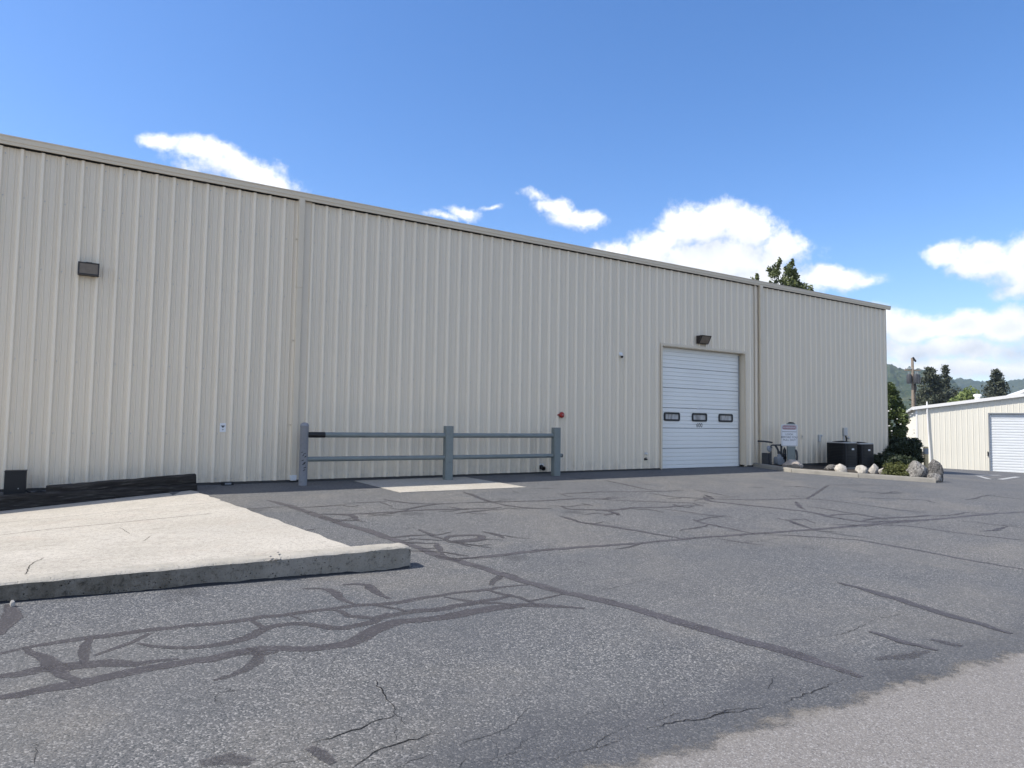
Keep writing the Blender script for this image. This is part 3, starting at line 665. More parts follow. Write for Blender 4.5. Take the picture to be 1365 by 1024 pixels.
CRACK = [
    ([(2.68, -10.66), (2.64, -10.87), (2.65, -10.92), (2.61, -11.15), (2.60, -11.30)], 0.011, 0.90),
    ([(2.60, -11.17), (2.43, -11.22), (2.38, -11.25), (2.25, -11.28), (2.12, -11.30)], 0.013, 0.95),
    ([(2.08, -11.43), (1.98, -11.42), (1.88, -11.44), (1.80, -11.49)], 0.011, 0.95),
    ([(2.13, -11.31), (2.08, -11.43)], 0.010, 0.70),
    ([(2.72, -11.47), (2.66, -11.45), (2.59, -11.48), (2.43, -11.48), (2.34, -11.52), (2.20, -11.62)], 0.012, 0.95),
    ([(2.55, -11.30), (2.48, -11.45)], 0.008, 0.80),
    ([(3.34, -11.40), (3.17, -11.51), (3.03, -11.59), (2.88, -11.60), (2.74, -11.62)], 0.008, 0.70),
    ([(2.60, -11.66), (2.48, -11.67), (2.38, -11.69)], 0.010, 0.90),
    ([(2.73, -11.77), (2.64, -11.82)], 0.010, 0.90),
    ([(5.18, -9.61), (5.58, -9.57), (6.14, -9.48)], 0.007, 0.60),
    ([(5.73, -11.45), (5.93, -11.41), (6.34, -11.48), (6.93, -11.38), (7.54, -11.42)], 0.006, 0.60),
    ([(5.08, -11.75), (4.95, -11.82), (4.83, -11.87)], 0.011, 0.95),
    ([(4.17, -11.94), (4.31, -11.94), (4.43, -11.97), (4.55, -12.04)], 0.013, 0.80),
    ([(3.86, -11.85), (4.08, -11.84), (4.16, -11.93)], 0.008, 0.60),
    ([(2.42, -10.03), (2.41, -10.12), (2.36, -10.19)], 0.007, 0.70),
    ([(2.39, -10.29), (2.49, -10.21)], 0.006, 0.60),
    ([(0.97, -10.74), (0.98, -10.85), (0.97, -10.97)], 0.010, 0.70),
    ([(3.88, -11.50), (3.80, -11.64), (3.77, -11.76)], 0.005, 0.60),
    ([(3.33, -11.96), (3.45, -11.88), (3.70, -11.83)], 0.008, 0.70),
    ([(4.95, -12.02), (5.08, -11.96)], 0.007, 0.60),
    ([(1.22, -10.94), (1.37, -10.93)], 0.006, 0.60),
    ([(2.73, -11.86), (2.85, -11.81), (3.02, -11.81), (3.12, -11.80)], 0.006, 0.60),
    ([(3.75, -11.90), (3.97, -11.91), (4.14, -11.96), (4.27, -11.97), (4.48, -12.01), (4.60, -12.03)], 0.010, 0.80),
    ([(4.71, -12.05), (4.99, -12.04), (5.21, -12.03), (5.48, -12.03)], 0.008, 0.60),
    ([(3.11, -11.95), (3.26, -11.94), (3.39, -11.95), (3.56, -11.93)], 0.010, 0.70),
    ([(4.13, -11.57), (4.11, -11.68), (4.00, -11.77)], 0.006, 0.60),
    ([(4.45, -11.48), (4.49, -11.64), (4.62, -11.67)], 0.006, 0.50),
    ([(5.14, -11.85), (5.27, -11.85), (5.39, -11.88)], 0.006, 0.50),
    ([(3.44, -11.63), (3.62, -11.61), (3.81, -11.59)], 0.006, 0.50),
    ([(3.07, -10.47), (3.23, -10.48), (3.53, -10.48)], 0.005, 0.50),
    ([(1.57, -10.55), (1.68, -10.55), (1.83, -10.57)], 0.005, 0.45),
    ([(1.38, -10.80), (1.49, -10.81), (1.57, -10.90)], 0.006, 0.50),
    ([(8.93, -10.38), (8.70, -10.82), (8.84, -11.06)], 0.005, 0.50),
    ([(7.06, -9.50), (7.09, -9.87), (7.41, -10.10)], 0.005, 0.45)]

def build_road():
    mb = MB(); ac = []
    P = densify(ROAD_EDGE, .2, .02, random.Random(2)); n = len(P)
    # outward (towards the street) offsets
    offs = (-.5, 0, .4, .8, 1.2, 4, 12, 60)
    for i, (x, y) in enumerate(P):
        a = P[max(i-2, 0)]; b = P[min(i+2, n-1)]; dx, dy = b[0]-a[0], b[1]-a[1]; L = math.hypot(dx, dy)
        for q in offs:
            X, Y = x+dy/L*q*.35, y-dx/L*q*.35
            if q > 2: X, Y = x+.38*q, y-.92*q
            mb.v.append((X, Y, ground(X, Y)+.0045)); ac.append(min(1, q/1.2))
    for i in range(n-1):
        for q in range(len(offs)-1):
            j = i*len(offs)+q; mb.f.append((j, j+1, j+1+len(offs), j+len(offs)))
    mb.a['across'] = ac
    mb.build('road', 'road_asphalt', smooth='all', kind='structure', label='paler brownish asphalt of the street along the lot edge')
build_road()
ribbons('crack_sealant', 'crack_sealer', SEAL, .002, .10, .018, 'dark tar sealant lines wandering over the asphalt lot')
ribbons('pavement_cracks', 'open_crack', CRACK, .003, .035, .012, 'thin black open cracks near the street end of the lot', taper=.2, wvar=.8)

# ------------------------------------------------------------------ main warehouse
HX0, HX1, EAVE = -11.89, 28.13, 6.06
RIB = .3048
wh = thing('warehouse', 'long beige ribbed metal warehouse with white roll door', 'warehouse')
def panel_profile(x0, x1, base_k):
    """points (x, y) of the ribbed sheet between x0 and x1; y is outwards negative"""
    pts = []
    k0 = int(math.floor(x0/RIB))-1; k1 = int(math.ceil(x1/RIB))+1
    for k in range(k0, k1+1):
        c = k*RIB
        for dx, y in ((-.054, 0), (-.018, -.041), (.018, -.041), (.042, 0), (.084, 0), (.096, -.010), (.110, -.010), (.120, 0),
                      (.182, 0), (.194, -.010), (.208, -.010), (.218, 0)):
            pts.append((c+dx, y))
    pts.sort()
    def at(x):
        for (a, ya), (b, yb) in zip(pts[:-1], pts[1:]):
            if a <= x <= b: return ya+(yb-ya)*(x-a)/(b-a) if b > a else ya
        return 0
    return [(x0, at(x0))]+[q for q in pts if x0+1e-4 < q[0] < x1-1e-4]+[(x1, at(x1))]
def panel_mb(spans, mb=None):
    mb = mb or MB()
    for x0, x1, z0, z1 in spans:
        pr = panel_profile(x0, x1, 0); n = len(pr)
        vs = [(x, y, z) for z in (z0, z1) for x, y in pr]
        mb.add(vs, [(i, i+1, i+1+n, i+n) for i in range(n-1)])
        mb.a.setdefault('rib_light', []).extend([1.0 if y < -.02 else 0.0 for x, y in pr]*2)
    return mb
DX0, DX1, DZ = 15.775, 19.53, 3.72
std = None
k = -39
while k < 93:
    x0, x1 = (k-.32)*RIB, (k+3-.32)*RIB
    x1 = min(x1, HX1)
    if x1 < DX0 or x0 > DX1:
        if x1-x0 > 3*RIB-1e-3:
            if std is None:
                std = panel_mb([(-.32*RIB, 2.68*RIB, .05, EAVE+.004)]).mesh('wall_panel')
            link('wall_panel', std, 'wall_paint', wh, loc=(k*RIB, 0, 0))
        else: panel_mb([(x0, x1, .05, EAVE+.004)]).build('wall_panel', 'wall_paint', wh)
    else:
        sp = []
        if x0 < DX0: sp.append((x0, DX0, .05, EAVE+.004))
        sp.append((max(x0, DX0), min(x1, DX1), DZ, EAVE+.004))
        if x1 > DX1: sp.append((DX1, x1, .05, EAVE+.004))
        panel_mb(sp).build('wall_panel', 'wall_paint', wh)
    k += 3
# end and rear walls, roof
DEPTH = 30.0; RIDGE = EAVE+.28+DEPTH/2*.083
mb = MB()
mb.add([(HX1, .03, -.4), (HX1, DEPTH, -.4), (HX1, DEPTH, EAVE+.1), (HX1, DEPTH/2, RIDGE-.1), (HX1, .03, EAVE+.1)], [(0, 1, 2, 3, 4)])
mb.add([(HX0, .03, -.4), (HX0, .03, EAVE+.1), (HX0, DEPTH/2, RIDGE-.1), (HX0, DEPTH, EAVE+.1), (HX0, DEPTH, -.4)], [(0, 1, 2, 3, 4)])
mb.add([(HX0, DEPTH, -.4), (HX0, DEPTH, EAVE+.1), (HX1, DEPTH, EAVE+.1), (HX1, DEPTH, -.4)], [(0, 1, 2, 3)])
mb.add([(HX0, .03, DZ+.1), (HX1, .03, DZ+.1), (HX1, .03, EAVE+.1), (HX0, .03, EAVE+.1)], [(0, 1, 2, 3)])
mb.build('rear_wall', 'wall_paint', wh)
MB().box(HX1-.07, HX1+.012, -.045, .05, .05, EAVE+.05).build('corner_trim', 'trim_paint', wh, bevel=.004)
mb = MB()
for a, b in (((-.075, EAVE+.192), (DEPTH/2, RIDGE)), ((DEPTH/2, RIDGE), (DEPTH+.1, EAVE+.20))):
    mb.add([(HX0-.2, a[0], a[1]), (HX1+.2, a[0], a[1]), (HX1+.2, b[0], b[1]), (HX0-.2, b[0], b[1]),
            (HX0-.2, a[0], a[1]-.03), (HX1+.2, a[0], a[1]-.03), (HX1+.2, b[0], b[1]-.03), (HX0-.2, b[0], b[1]-.03)],
           [(0, 1, 2, 3), (7, 6, 5, 4), (0, 4, 5, 1), (1, 5, 6, 2), (2, 6, 7, 3), (3, 7, 4, 0)])
mb.build('roof', 'roof_metal', wh)
mb = MB().box(HX0, DX0, .004, .3, -.6, .062)
mb.box(DX1, HX1-.01, .004, .3, -.9, .062); mb.box(DX0, DX1, .03, .5, -.6, -.012)
mb.build('foundation', 'foundation', wh)
# the box gutter: stepped face, lip on top, in two lengths
def gutter(x0, x1):
    prof = [(0, .02), (-.088, .0), (-.094, .05), (-.106, .06), (-.110, .135), (-.122, .140), (-.122, .158), (-.10, .158), (-.096, .06), (-.08, .03), (0, .045)]
    MB().prism(prof, (x0, -.012, EAVE+.022), (x1, -.012, EAVE+.022), (0, 1, 0), (0, 0, 1)).build('gutter', 'trim_paint', wh)
gutter(HX0-.1, 5.585); gutter(5.589, 17.2); gutter(17.204, HX1+.24)
for x in (5.587, 17.202):
    MB().prism([(0, .016), (-.090, -.004), (-.097, .05), (-.109, .058), (-.114, .135), (-.126, .141), (-.126, .162), (-.10, .162), (0, .16)],
               (x-.02, -.012, EAVE+.022), (x+.02, -.012, EAVE+.022), (0, 1, 0), (0, 0, 1)).build('gutter_joint', 'trim_paint', wh)
MB().box(HX0, HX1-.08, .012, .028, EAVE-.06, EAVE+.07).build('gutter_shade_strip', 'black_rubber', wh)  # black strip put in for the line of shade under the gutter
# downpipes
def rounded(w, d, r=.012):
    return [(-w+r, -d), (w-r, -d), (w, -d+r), (w, d-r), (w-r, d), (-w+r, d), (-w, d-r), (-w, -d+r)]
def downpipe(x, w, zj, zb):
    y = -.088
    o = MB().prism(rounded(w/2, .045), (x, y, zj), (x, y, EAVE+.05), (1, 0, 0), (0, 1, 0)).build('downpipe', 'trim_paint', wh)
    MB().prism(rounded(w/2-.004, .041), (x, y, zb), (x, y, zj+.03), (1, 0, 0), (0, 1, 0)).build('lower_length', 'trim_paint', o)
    MB().prism(rounded(w/2+.004, .050), (x, y, zj-.012), (x, y, zj+.012), (1, 0, 0), (0, 1, 0)).build('joint_band', 'trim_paint', o)
    for z in (1.2, 3.0, 5.2):
        MB().box(x-w/2-.035, x+w/2+.035, -.046, -.036, z, z+.03).build('strap', 'trim_paint', o)
    return o
dp = downpipe(4.915, .128, 4.17, .12)
MB().prism([(-.066, 0), (.066, 0), (.058, -.11), (-.050, -.115)], (4.915, -.145, .155), (4.915, -.045, .155), (1, 0, 0), (0, 0, 1)).build('outlet_boot', 'white_plastic', dp, bevel=.008)
downpipe(20.30, .15, 4.19, .0)
# flat cover strips beside the downpipes
for x0, x1 in ((20.03, 20.13),):
    MB().box(x0, x1, -.040, -.030, .05, EAVE+.03).build('cover_strip', 'trim_paint', wh, bevel=.003)
MB().box(4.995, 5.16, -.012, -.0065, .05, EAVE+.03).build('cover_strip', 'wall_paint', wh)
# screws on the girts
mb = MB()
for kk in range(-5, 92):
    for z in (.12, 1.02, 2.32, 3.95, 5.2, 5.95):
        x = kk*RIB+.058
        if DX0-.1 < x < DX1+.1 and z < DZ: continue
        M = Matrix.Translation((x, 0, z)) @ Matrix.Rotation(R(90), 4, 'X')
        mb.lathe([(.010, 0), (.010, .003), (.006, .004), (.006, .009), (0, .010)], 6, M)
mb.build('wall_screws', 'galvanised', wh, kind='stuff')

# ------------------------------------------------------------------ the overhead door
door = bpy.data.objects.new('overhead_door', None); C.objects.link(door); door.parent = wh; door.location = (DX0, .2, 0)
DW = DX1-DX0; SEC = (DZ-.0)/6
def section(i):
    z0 = i*SEC+.006; z1 = (i+1)*SEC-.006; pr = [(0.014, z0), (-.004, z0+.012)]
    for j in range(1, 5):
        z = z0+(z1-z0)*j/5
        pr += [(-.004, z-.013), (.022, z-.009), (.022, z+.004), (-.004, z+.008)]
    pr += [(-.004, z1-.004), (.004, z1), (.04, z1), (.04, z0)]
    MB().prism(pr, (.02, 0, 0), (DW-.02, 0, 0), (0, 1, 0), (0, 0, 1)).build('door_section', 'door_white', door)
for i in range(6): section(i)
MB().box(0, DW, .05, .07, -.05, DZ).build('backing', 'black_rubber', door)
MB().box(.02, DW-.02, -.012, .03, -.03, .006).build('bottom_seal', 'black_rubber', door)
def rrect(w, h, r, n=5):
    pts = []
    for cx, cz, a0 in ((w/2-r, h/2-r, 0), (-w/2+r, h/2-r, 90), (-w/2+r, -h/2+r, 180), (w/2-r, -h/2+r, 270)):
        for k in range(n): a = R(a0+90*k/(n-1)); pts.append((cx+r*math.cos(a), cz+r*math.sin(a)))
    return pts
def ring_mb(w, h, r, t, y0, y1):
    o = rrect(w, h, r); i = rrect(w-2*t, h-2*t, max(r-t*.6, .01)); n = len(o); mb = MB()
    vs = [(x, y0, z) for x, z in o]+[(x, y0, z) for x, z in i]+[(x, y1, z) for x, z in o]+[(x, y1, z) for x, z in i]
    fs = []
    for k in range(n):
        j = (k+1) % n
        fs += [(k, j, n+j, n+k), (2*n+k, 3*n+k, 3*n+j, 2*n+j), (k, 2*n+k, 2*n+j, j), (n+k, n+j, 3*n+j, 3*n+k)]
    return mb.add(vs, fs)
for x0, x1 in ((16.06, 16.71), (17.26, 17.95), (18.49, 19.19)):
    cx = (x0+x1)/2-DX0
    ring_mb(.68, .265, .06, .055, -.03, .0).build('window_frame', 'black_rubber', door, loc=(cx, 0, 1.59), bevel=0)
    mb = MB().prism(rrect(.57, .17, .03), (cx, -.012, 1.59), (cx, -.006, 1.59), (1, 0, 0), (0, 0, 1))
    mb.build('pane', 'pane_frosted', door)
link('unit_number', text_mesh('600', .19, .001), 'ink', door, loc=(17.61-DX0, -.0065, 1.335), rot=(R(90), 0, 0))
link('unit_number', text_mesh('600', .14, .001), 'white_plastic', door, loc=(17.61-DX0, -.0065, 1.86), rot=(R(90), 0, 0), label='pale number above the window')
# opening trim: jambs, header, face channels
for xa in (DX1, DX0-.012):
    MB().box(xa, xa+.012, -.012, .26, .0, DZ).build('door_jamb', 'trim_paint', wh, bevel=.002)
MB().box(DX0-.012, DX1+.012, -.012, .26, DZ, DZ+.012).build('door_head', 'trim_paint', wh)
t_ = MB().box(DX0-.075, DX0-.012, -.042, -.012, .02, DZ+.085); t_.box(DX1+.012, DX1+.075, -.042, -.012, .02, DZ+.085)
t_.box(DX0-.012, DX1+.012, -.042, -.012, DZ+.012, DZ+.085)
t_.build('door_trim', 'trim_paint', wh, bevel=.003)
MB().box(DX1-.065, DX1-.035, .165, .195, .05, DZ-.06).build('door_track', 'galvanised', wh)
MB().box(DX0-.1, DX1+.1, -.09, .48, -.14, -.004).build('door_sill', 'kerb_concrete', wh, bevel=.01)

# ------------------------------------------------------------------ fittings on the wall
def wall_lamp(x, z, label, w, h, tilt, out_):
    t = thing('wall_lamp', label, 'wall lamp', (x, -.005, z), 0, 'wall lamps on the warehouse')
    # wedge housing: shallow at the top, deeper below, with a framed glass front
    d0, d1 = out_, out_*tilt
    pr = [(0, h/2), (-d0, h/2), (-d1, -h/2), (0, -h/2)]
    MB().prism(pr, (-w/2, 0, 0), (w/2, 0, 0), (0, 1, 0), (0, 0, 1)).build('housing', 'bronze_metal', t, bevel=.008)
    nrm = Vector((0, -(h), -(d1-d0) if True else 0)).normalized()
    up = Vector((0, -(d0-d1), h)).normalized(); ctr = Vector((0, -(d0+d1)/2, 0)); L = math.hypot(h, d0-d1)
    nrm = Vector((1, 0, 0)).cross(up); nrm = nrm if nrm.y < 0 else -nrm
    def framed(mb_, x0, x1, a0, a1, o0, o1):
        vs = [ctr+Vector((x, 0, 0))+up*a+nrm*o for o in (o0, o1) for a in (a0, a1) for x in (x0, x1)]
        mb_.add(vs, [(0, 2, 3, 1), (4, 5, 7, 6), (0, 1, 5, 4), (2, 6, 7, 3), (0, 4, 6, 2), (1, 3, 7, 5)])
    fr = MB(); e = .024; tk = .016
    framed(fr, -w/2, w/2, L/2-e, L/2, -.002, tk); framed(fr, -w/2, w/2, -L/2, -L/2+e, -.002, tk)
    framed(fr, -w/2, -w/2+e, -L/2+e, L/2-e, -.002, tk); framed(fr, w/2-e, w/2, -L/2+e, L/2-e, -.002, tk)
    fr.build('frame', 'bronze_metal', t)
    ln = MB(); framed(ln, -w/2+e, w/2-e, -L/2+e, L/2-e, .001, .009); ln.build('lens', 'lamp_lens', t)
    rb = MB()
    for q in (-.2, .05, .3): framed(rb, -w/2+e+.01, w/2-e-.01, L*q*.7-.003, L*q*.7+.003, .009, .012)
    rb.build('lens_ribs', 'lamp_lens', t, kind='stuff')
    MB().box(-.05, .05, -.03, 0, h/2, h/2+.03).build('bracket', 'bronze_metal', t)
    return t
wall_lamp(1.083, 4.035, 'rectangular dark framed wall lamp high on the wall left of the downpipe', .335, .235, 1.15, .13)
l2 = wall_lamp(17.46, 4.02, 'dark wedge shaped wall lamp over the white roll door', .42, .25, .42, .24)

t = thing('alarm_bell', 'small round red alarm bell on the beige wall', 'alarm bell', (11.985, -.03, 1.56))
Mx = Matrix.Rotation(R(90), 4, 'X')
MB().box(-.05, .05, -.03, .0, -.05, .05).build('back_box', 'red_paint', t, bevel=.006)
MB().lathe([(.078, .03), (.082, .04), (.076, .06), (.05, .082), (.015, .09), (0, .09)], 24, Mx).build('gong', 'red_paint', t, smooth=True)
MB().lathe([(.012, .09), (.012, .097), (0, .098)], 10, Mx).build('centre_bolt', 'galvanised', t)
MB().tube([(-.075, -.02, .0), (-.12, -.02, .0)], .02, 8).build('striker', 'red_paint', t)

t = thing('security_camera', 'small white dome camera high on the wall left of door', 'security camera', (14.08, -.01, 3.335))
MB().box(-.06, .06, -.06, .0, -.03, .06).build('mount', 'white_plastic', t, bevel=.01)
MB().tube([(0, -.03, -.02), (0, -.11, -.03)], .035, 12).build('body', 'white_plastic', t, smooth=True)
MB().lathe([(.0, -.06), (.025, -.052), (.038, -.03), (.04, 0), (0, .0)], 14, Matrix.Translation((.01, -.09, -.045))).build('lens_dome', 'black_rubber', t, smooth=True)

t = thing('notice_plate', 'small white notice with dark triangle on the left wall', 'notice', (3.51, -.012, 1.145))
MB().box(-.058, .058, 0, .004, -.09, .09).build('plate', 'sign_white', t, bevel=.002)
MB().add([(-.040, -.0012, .042), (.040, -.0012, .042), (0, -.0012, -.012)], [(0, 1, 2)]).build('symbol', 'ink', t)
mb = MB(); mb.lathe([(.013, 0), (.013, .001), (0, .001)], 10, Matrix.Translation((0, -.0005, -.04)) @ Mx); mb.build('symbol_dot', 'grey_paint', t)

t = thing('outlet_box', 'small pale outlet cover on the wall behind the sign', 'outlet', (22.575, -.012, .98))
MB().box(-.055, .055, -.03, 0, -.085, .085).build('cover', 'trim_paint', t, bevel=.006)
MB().box(-.02, .02, -.034, -.03, -.01, .03).build('socket', 'grey_paint', t)

def spigot(x, z, label, m):
    t = thing('hose_bib', label, 'tap', (x, -.005, z), 0, 'pipe ends by the roll door')
    MB().lathe([(.035, 0), (.035, .006), (.018, .01), (.018, .07), (.024, .072), (.024, .09), (0, .09)], 12, Mx).build('spout', m, t, smooth=True)
    MB().tube([(0, -.05, .0), (0, -.05, .045)], .008, 8).build('stem', m, t)
    MB().lathe([(.028, .045), (.030, .052), (0, .054)], 10, Matrix.Translation((0, -.05, 0))).build('handle', m, t)
spigot(15.10, .485, 'upper bright metal tap low on the wall beside the door', 'white_plastic')
spigot(15.085, .32, 'lower black pipe end under the bright tap', 'black_rubber')
t = thing('wall_drain', 'short black drain pipe poking from wall behind the guard rail', 'drain pipe', (11.37, -.005, .165))
MB().lathe([(.075, 0), (.075, .008), (.05, .012), (.05, .11), (.058, .112), (.058, .135), (.045, .135), (.042, .06), (0, .06)], 16, Matrix.Rotation(R(100), 4, 'X')).build('pipe', 'black_rubber', t, smooth=True)
MB().box(-.10, .08, -.003, .002, -.06, .10).build('wall_plate', 'white_plastic', t)

# ------------------------------------------------------------------ guard rail in front of the wall
gr = thing('guard_rail', 'blue grey guard rail of three posts and two pipes before the wall', 'guard rail', (8.3, -.6, 0))
def lp(x, y): return (x-8.3, y+.6)
x, y = lp(4.985, -.6)
MB().lathe([(.086, -.25), (.086, 1.195), (.09, 1.2), (.086, 1.225), (.06, 1.258), (.02, 1.272), (0, 1.274)], 22, Matrix.Translation((x, y, 0))).build('post', 'post_paint_worn', gr, smooth=True, label='round pipe post with domed cap and black scuffs')
x, y = lp(8.315, -.6)
MB().prism(rounded(.098, .098, .03), (x, y, -.25), (x, y, 1.232), (1, 0, 0), (0, 1, 0)).build('post', 'post_paint', gr, bevel=.006)
x, y = lp(11.487, -.5)
MB().prism(rounded(.10, .10, .03), (x, y, -.25), (x, y, 1.222), (1, 0, 0), (0, 1, 0)).build('post', 'post_paint', gr, bevel=.006)
def rail(pts, r):
    return MB().tube([(*lp(a, b), c) for a, b, c in pts], r, 14).build('rail', 'post_paint', gr, smooth=True)
rail([(5.40, -.6, 1.017), (8.25, -.6, 1.014)], .056); rail([(8.36, -.6, 1.012), (11.42, -.5, 1.014)], .056)
rail([(5.05, -.6, .514), (8.25, -.6, .505)], .052); rail([(8.36, -.6, .503), (11.66, -.493, .497)], .052)
MB().tube([(*lp(5.06, -.6), 1.017), (*lp(5.41, -.6), 1.017)], .061, 14).build('rail_sleeve', 'black_rubber', gr, smooth=True)
MB().tube([(*lp(11.655, -.493), .497), (*lp(11.69, -.492), .497)], .048, 12).build('rail_cap', 'black_rubber', gr, smooth=True)
mb = MB()
for a, z, w, hh in ((.3, .62, .05, .012), (.5, .55, .04, .02), (-.1, .48, .05, .014), (.15, .40, .06, .02), (.35, .43, .05, .018), (.45, .33, .06, .016), (.3, .28, .05, .016), (-.3, .65, .05, .01), (0, .58, .03, .02)):
    M = Matrix.Translation((*lp(4.985, -.6), z)) @ Matrix.Rotation(a-.35, 4, 'Z')
    mb.add([(-w/2, -.0868, 0), (w/2, -.0868, hh*1.2), (w/2*.7, -.0868, hh*2.1), (-w/2*.8, -.0868, hh)], [(0, 1, 2, 3)], M)
mb.build('scuff_marks', 'black_rubber', gr, kind='stuff')

# ------------------------------------------------------------------ concrete slabs and low kerb wall
def slab_z(x, y): return .088*min(0.0, x-3.0)*max(0.0, 1+y/8.0)
def build_ramp():
    root = thing('loading_ramp', 'pale concrete ramp slab with a low kerb wall along its front edge', 'ramp')
    root['kind'] = 'structure'
    for key in ('category',): del root[key]
    # slab in pours with thin joints between
    rnd = random.Random(3)
    def right(y): return 2.93+(3.53-2.93)*(-y-1.48)/(7.69-1.48)
    ys_ = [-.86, -3.02, -7.86]
    for a, b in zip(ys_[:-1], ys_[1:]):
        N = 24; n2 = 14; mb = MB(); top = []
        for jn in range(n2+1):
            y = a-.008+(b-a+.012)*jn/n2
            for i in range(N+1):
                xr = right(y)+.018*math.sin(y*9.1)+.012*math.sin(y*23+1)
                xx = -9+(xr+9)*(1-(1-i/N)**2)
                top.append((xx, y, slab_z(xx, y)+.002))
        m_ = len(top); mb.v = top+[(x_, y_, z_-.35) for x_, y_, z_ in top]
        for jn in range(n2):
            for i in range(N):
                q = jn*(N+1)+i; mb.f.append((q, q+1, q+N+2, q+N+1))
        ring = [i for i in range(N+1)]+[jn*(N+1)+N for jn in range(1, n2+1)]+[n2*(N+1)+i for i in range(N-1, -1, -1)]+[jn*(N+1) for jn in range(n2-1, 0, -1)]
        for q in range(len(ring)):
            i1, i2 = ring[q], ring[(q+1) % len(ring)]; mb.f.append((i2, i1, i1+m_, i2+m_))
        mb.build('slab', 'slab_concrete', root)
    # kerb wall, rough edges
    N = 90; mb = MB(); prof0 = [(-.5, -.125), (-.022, -.130), (-.004, -.112), (.003, -.05), (.003, .08), (-.006, .118), (-.03, .13), (-.5, .13)]
    x0, x1 = -9.0, 4.11
    for i in range(N+1):
        x = x0+(x1-x0)*(1-(1-i/N)**1.6)
        endk = min(1, (x1-x)/.06)
        for k_, (dz, dy) in enumerate(prof0):
            nz = mnoise.noise(Vector((x*6, k_*3.1, 0)))*.010+mnoise.noise(Vector((x*19, k_*5.1, 2)))*.006
            mb.v.append((x, -7.985+.125+dy*(.86+.14*endk)+nz*.8, slab_z(x, -8)+.006+dz*(1 if k_ in (0, 7) else 1)+nz*(.0 if k_ in (0, 7) else 1)-(.012 if endk < 1 and k_ not in (0, 7) else 0)*(1-endk)*2))
    n = len(prof0)
    for i in range(N):
        for k_ in range(n-1): mb.f.append((i*n+k_, i*n+k_+1, (i+1)*n+k_+1, (i+1)*n+k_))
    mb.f.append(tuple(N*n+k_ for k_ in range(n)))
    mb.build('kerb_wall', 'old_concrete', root, smooth=True)
    mb = MB(); rn = random.Random(12); N2 = 150; wv = .03
    for i in range(N2+1):
        x = x0+(x1-.02-x0)*(1-(1-i/N2)**1.5); y = -7.985-.002; zf = ground(x, y-.01)
        wv = min(.022, max(.004, wv+rn.uniform(-.007, .007))); dv = rn.uniform(.002, .010)
        mb.v += [(x, y+.03, zf+wv*1.05), (x, y-.008, zf+wv), (x, y-.012-dv*.5, zf+wv*.35), (x, y-.014-dv, zf-.01)]
    for i in range(N2):
        for k_ in range(3): mb.f.append((i*4+k_, i*4+k_+1, i*4+k_+5, i*4+k_+4))
    mb.build('tar_fillet', 'black_rubber', root, smooth='all')
    # freshly chipped white spot on the kerb wall
    rn = random.Random(8); mb = MB(); c0 = Vector((2.72, -8.0, .0))
    for q in range(26):
        p = c0+Vector((rn.gauss(0, .045), rn.uniform(-.01, .02), rn.gauss(-.01, .018)))
        s_ = rn.uniform(.008, .018)
        mb.lathe([(0, -s_*.5), (s_, 0), (s_*.6, s_*.5), (0, s_*.6)], 5, Matrix.Translation(p) @ Matrix.Rotation(rn.uniform(0, 3), 4, 'Z'))
    mb.build('chipped_patch', 'rock_white', root, kind='stuff')
build_ramp()
mb = MB(); pa = [(6.402, -2.34), (9.301, -2.424), (8.98, -.2), (6.22, -.2)]
vs = [(x, y, ground(x, y)+.010) for x, y in pa]+[(x, y, ground(x, y)-.1) for x, y in pa]
mb.add(vs, [(0, 1, 2, 3), (0, 4, 5, 1), (1, 5, 6, 2), (2, 6, 7, 3), (3, 7, 4, 0)])
mb.build('concrete_pad', 'slab_concrete', kind='structure', label='pale concrete patch in the asphalt before the middle post')
CR2 = [([(0.33, -4.60), (0.77, -4.44), (1.32, -4.43), (1.75, -4.40), (2.70, -4.36)], 0.0110, 0.90),
    ([(0.75, -7.65), (0.76, -7.10), (0.85, -6.81)], 0.0070, 0.70),
    ([(1.55, -4.95), (1.62, -5.58)], 0.0060, 0.60),
    ([(1.71, -6.27), (1.81, -5.92)], 0.0060, 0.60),
    ([(0.45, -6.11), (0.58, -6.09)], 0.0060, 0.55),
    ([(0.77, -5.97), (0.92, -5.97)], 0.0060, 0.60)]
def slab_marks():
    mb = MB(); ac = []; st = []; rnd = random.Random(4); z = .0042
    for pts, w, s in CR2:
        P = densify(pts, .05, .006, rnd); n = len(mb.v)
        for i, (x, y) in enumerate(P):
            a = P[max(i-1, 0)]; b = P[min(i+1, len(P)-1)]; dx, dy = b[0]-a[0], b[1]-a[1]; L = math.hypot(dx, dy) or 1
            for q in (-1, 0, 1):
                X, Y = x-dy/L*w*q, y+dx/L*w*q; mb.v.append((X, Y, slab_z(X, Y)+z)); ac.append(float(q)); st.append(s)
        for i in range(len(P)-1):
            for q in (0, 1): j = n+i*3+q; mb.f.append((j, j+1, j+4, j+3))
        z += .0001
    mb.a['across'] = ac; mb.a['strength'] = st
    mb.build('slab_cracks', 'open_crack', smooth='all', kind='stuff', label='hairline cracks in the pale ramp slab')
slab_marks()

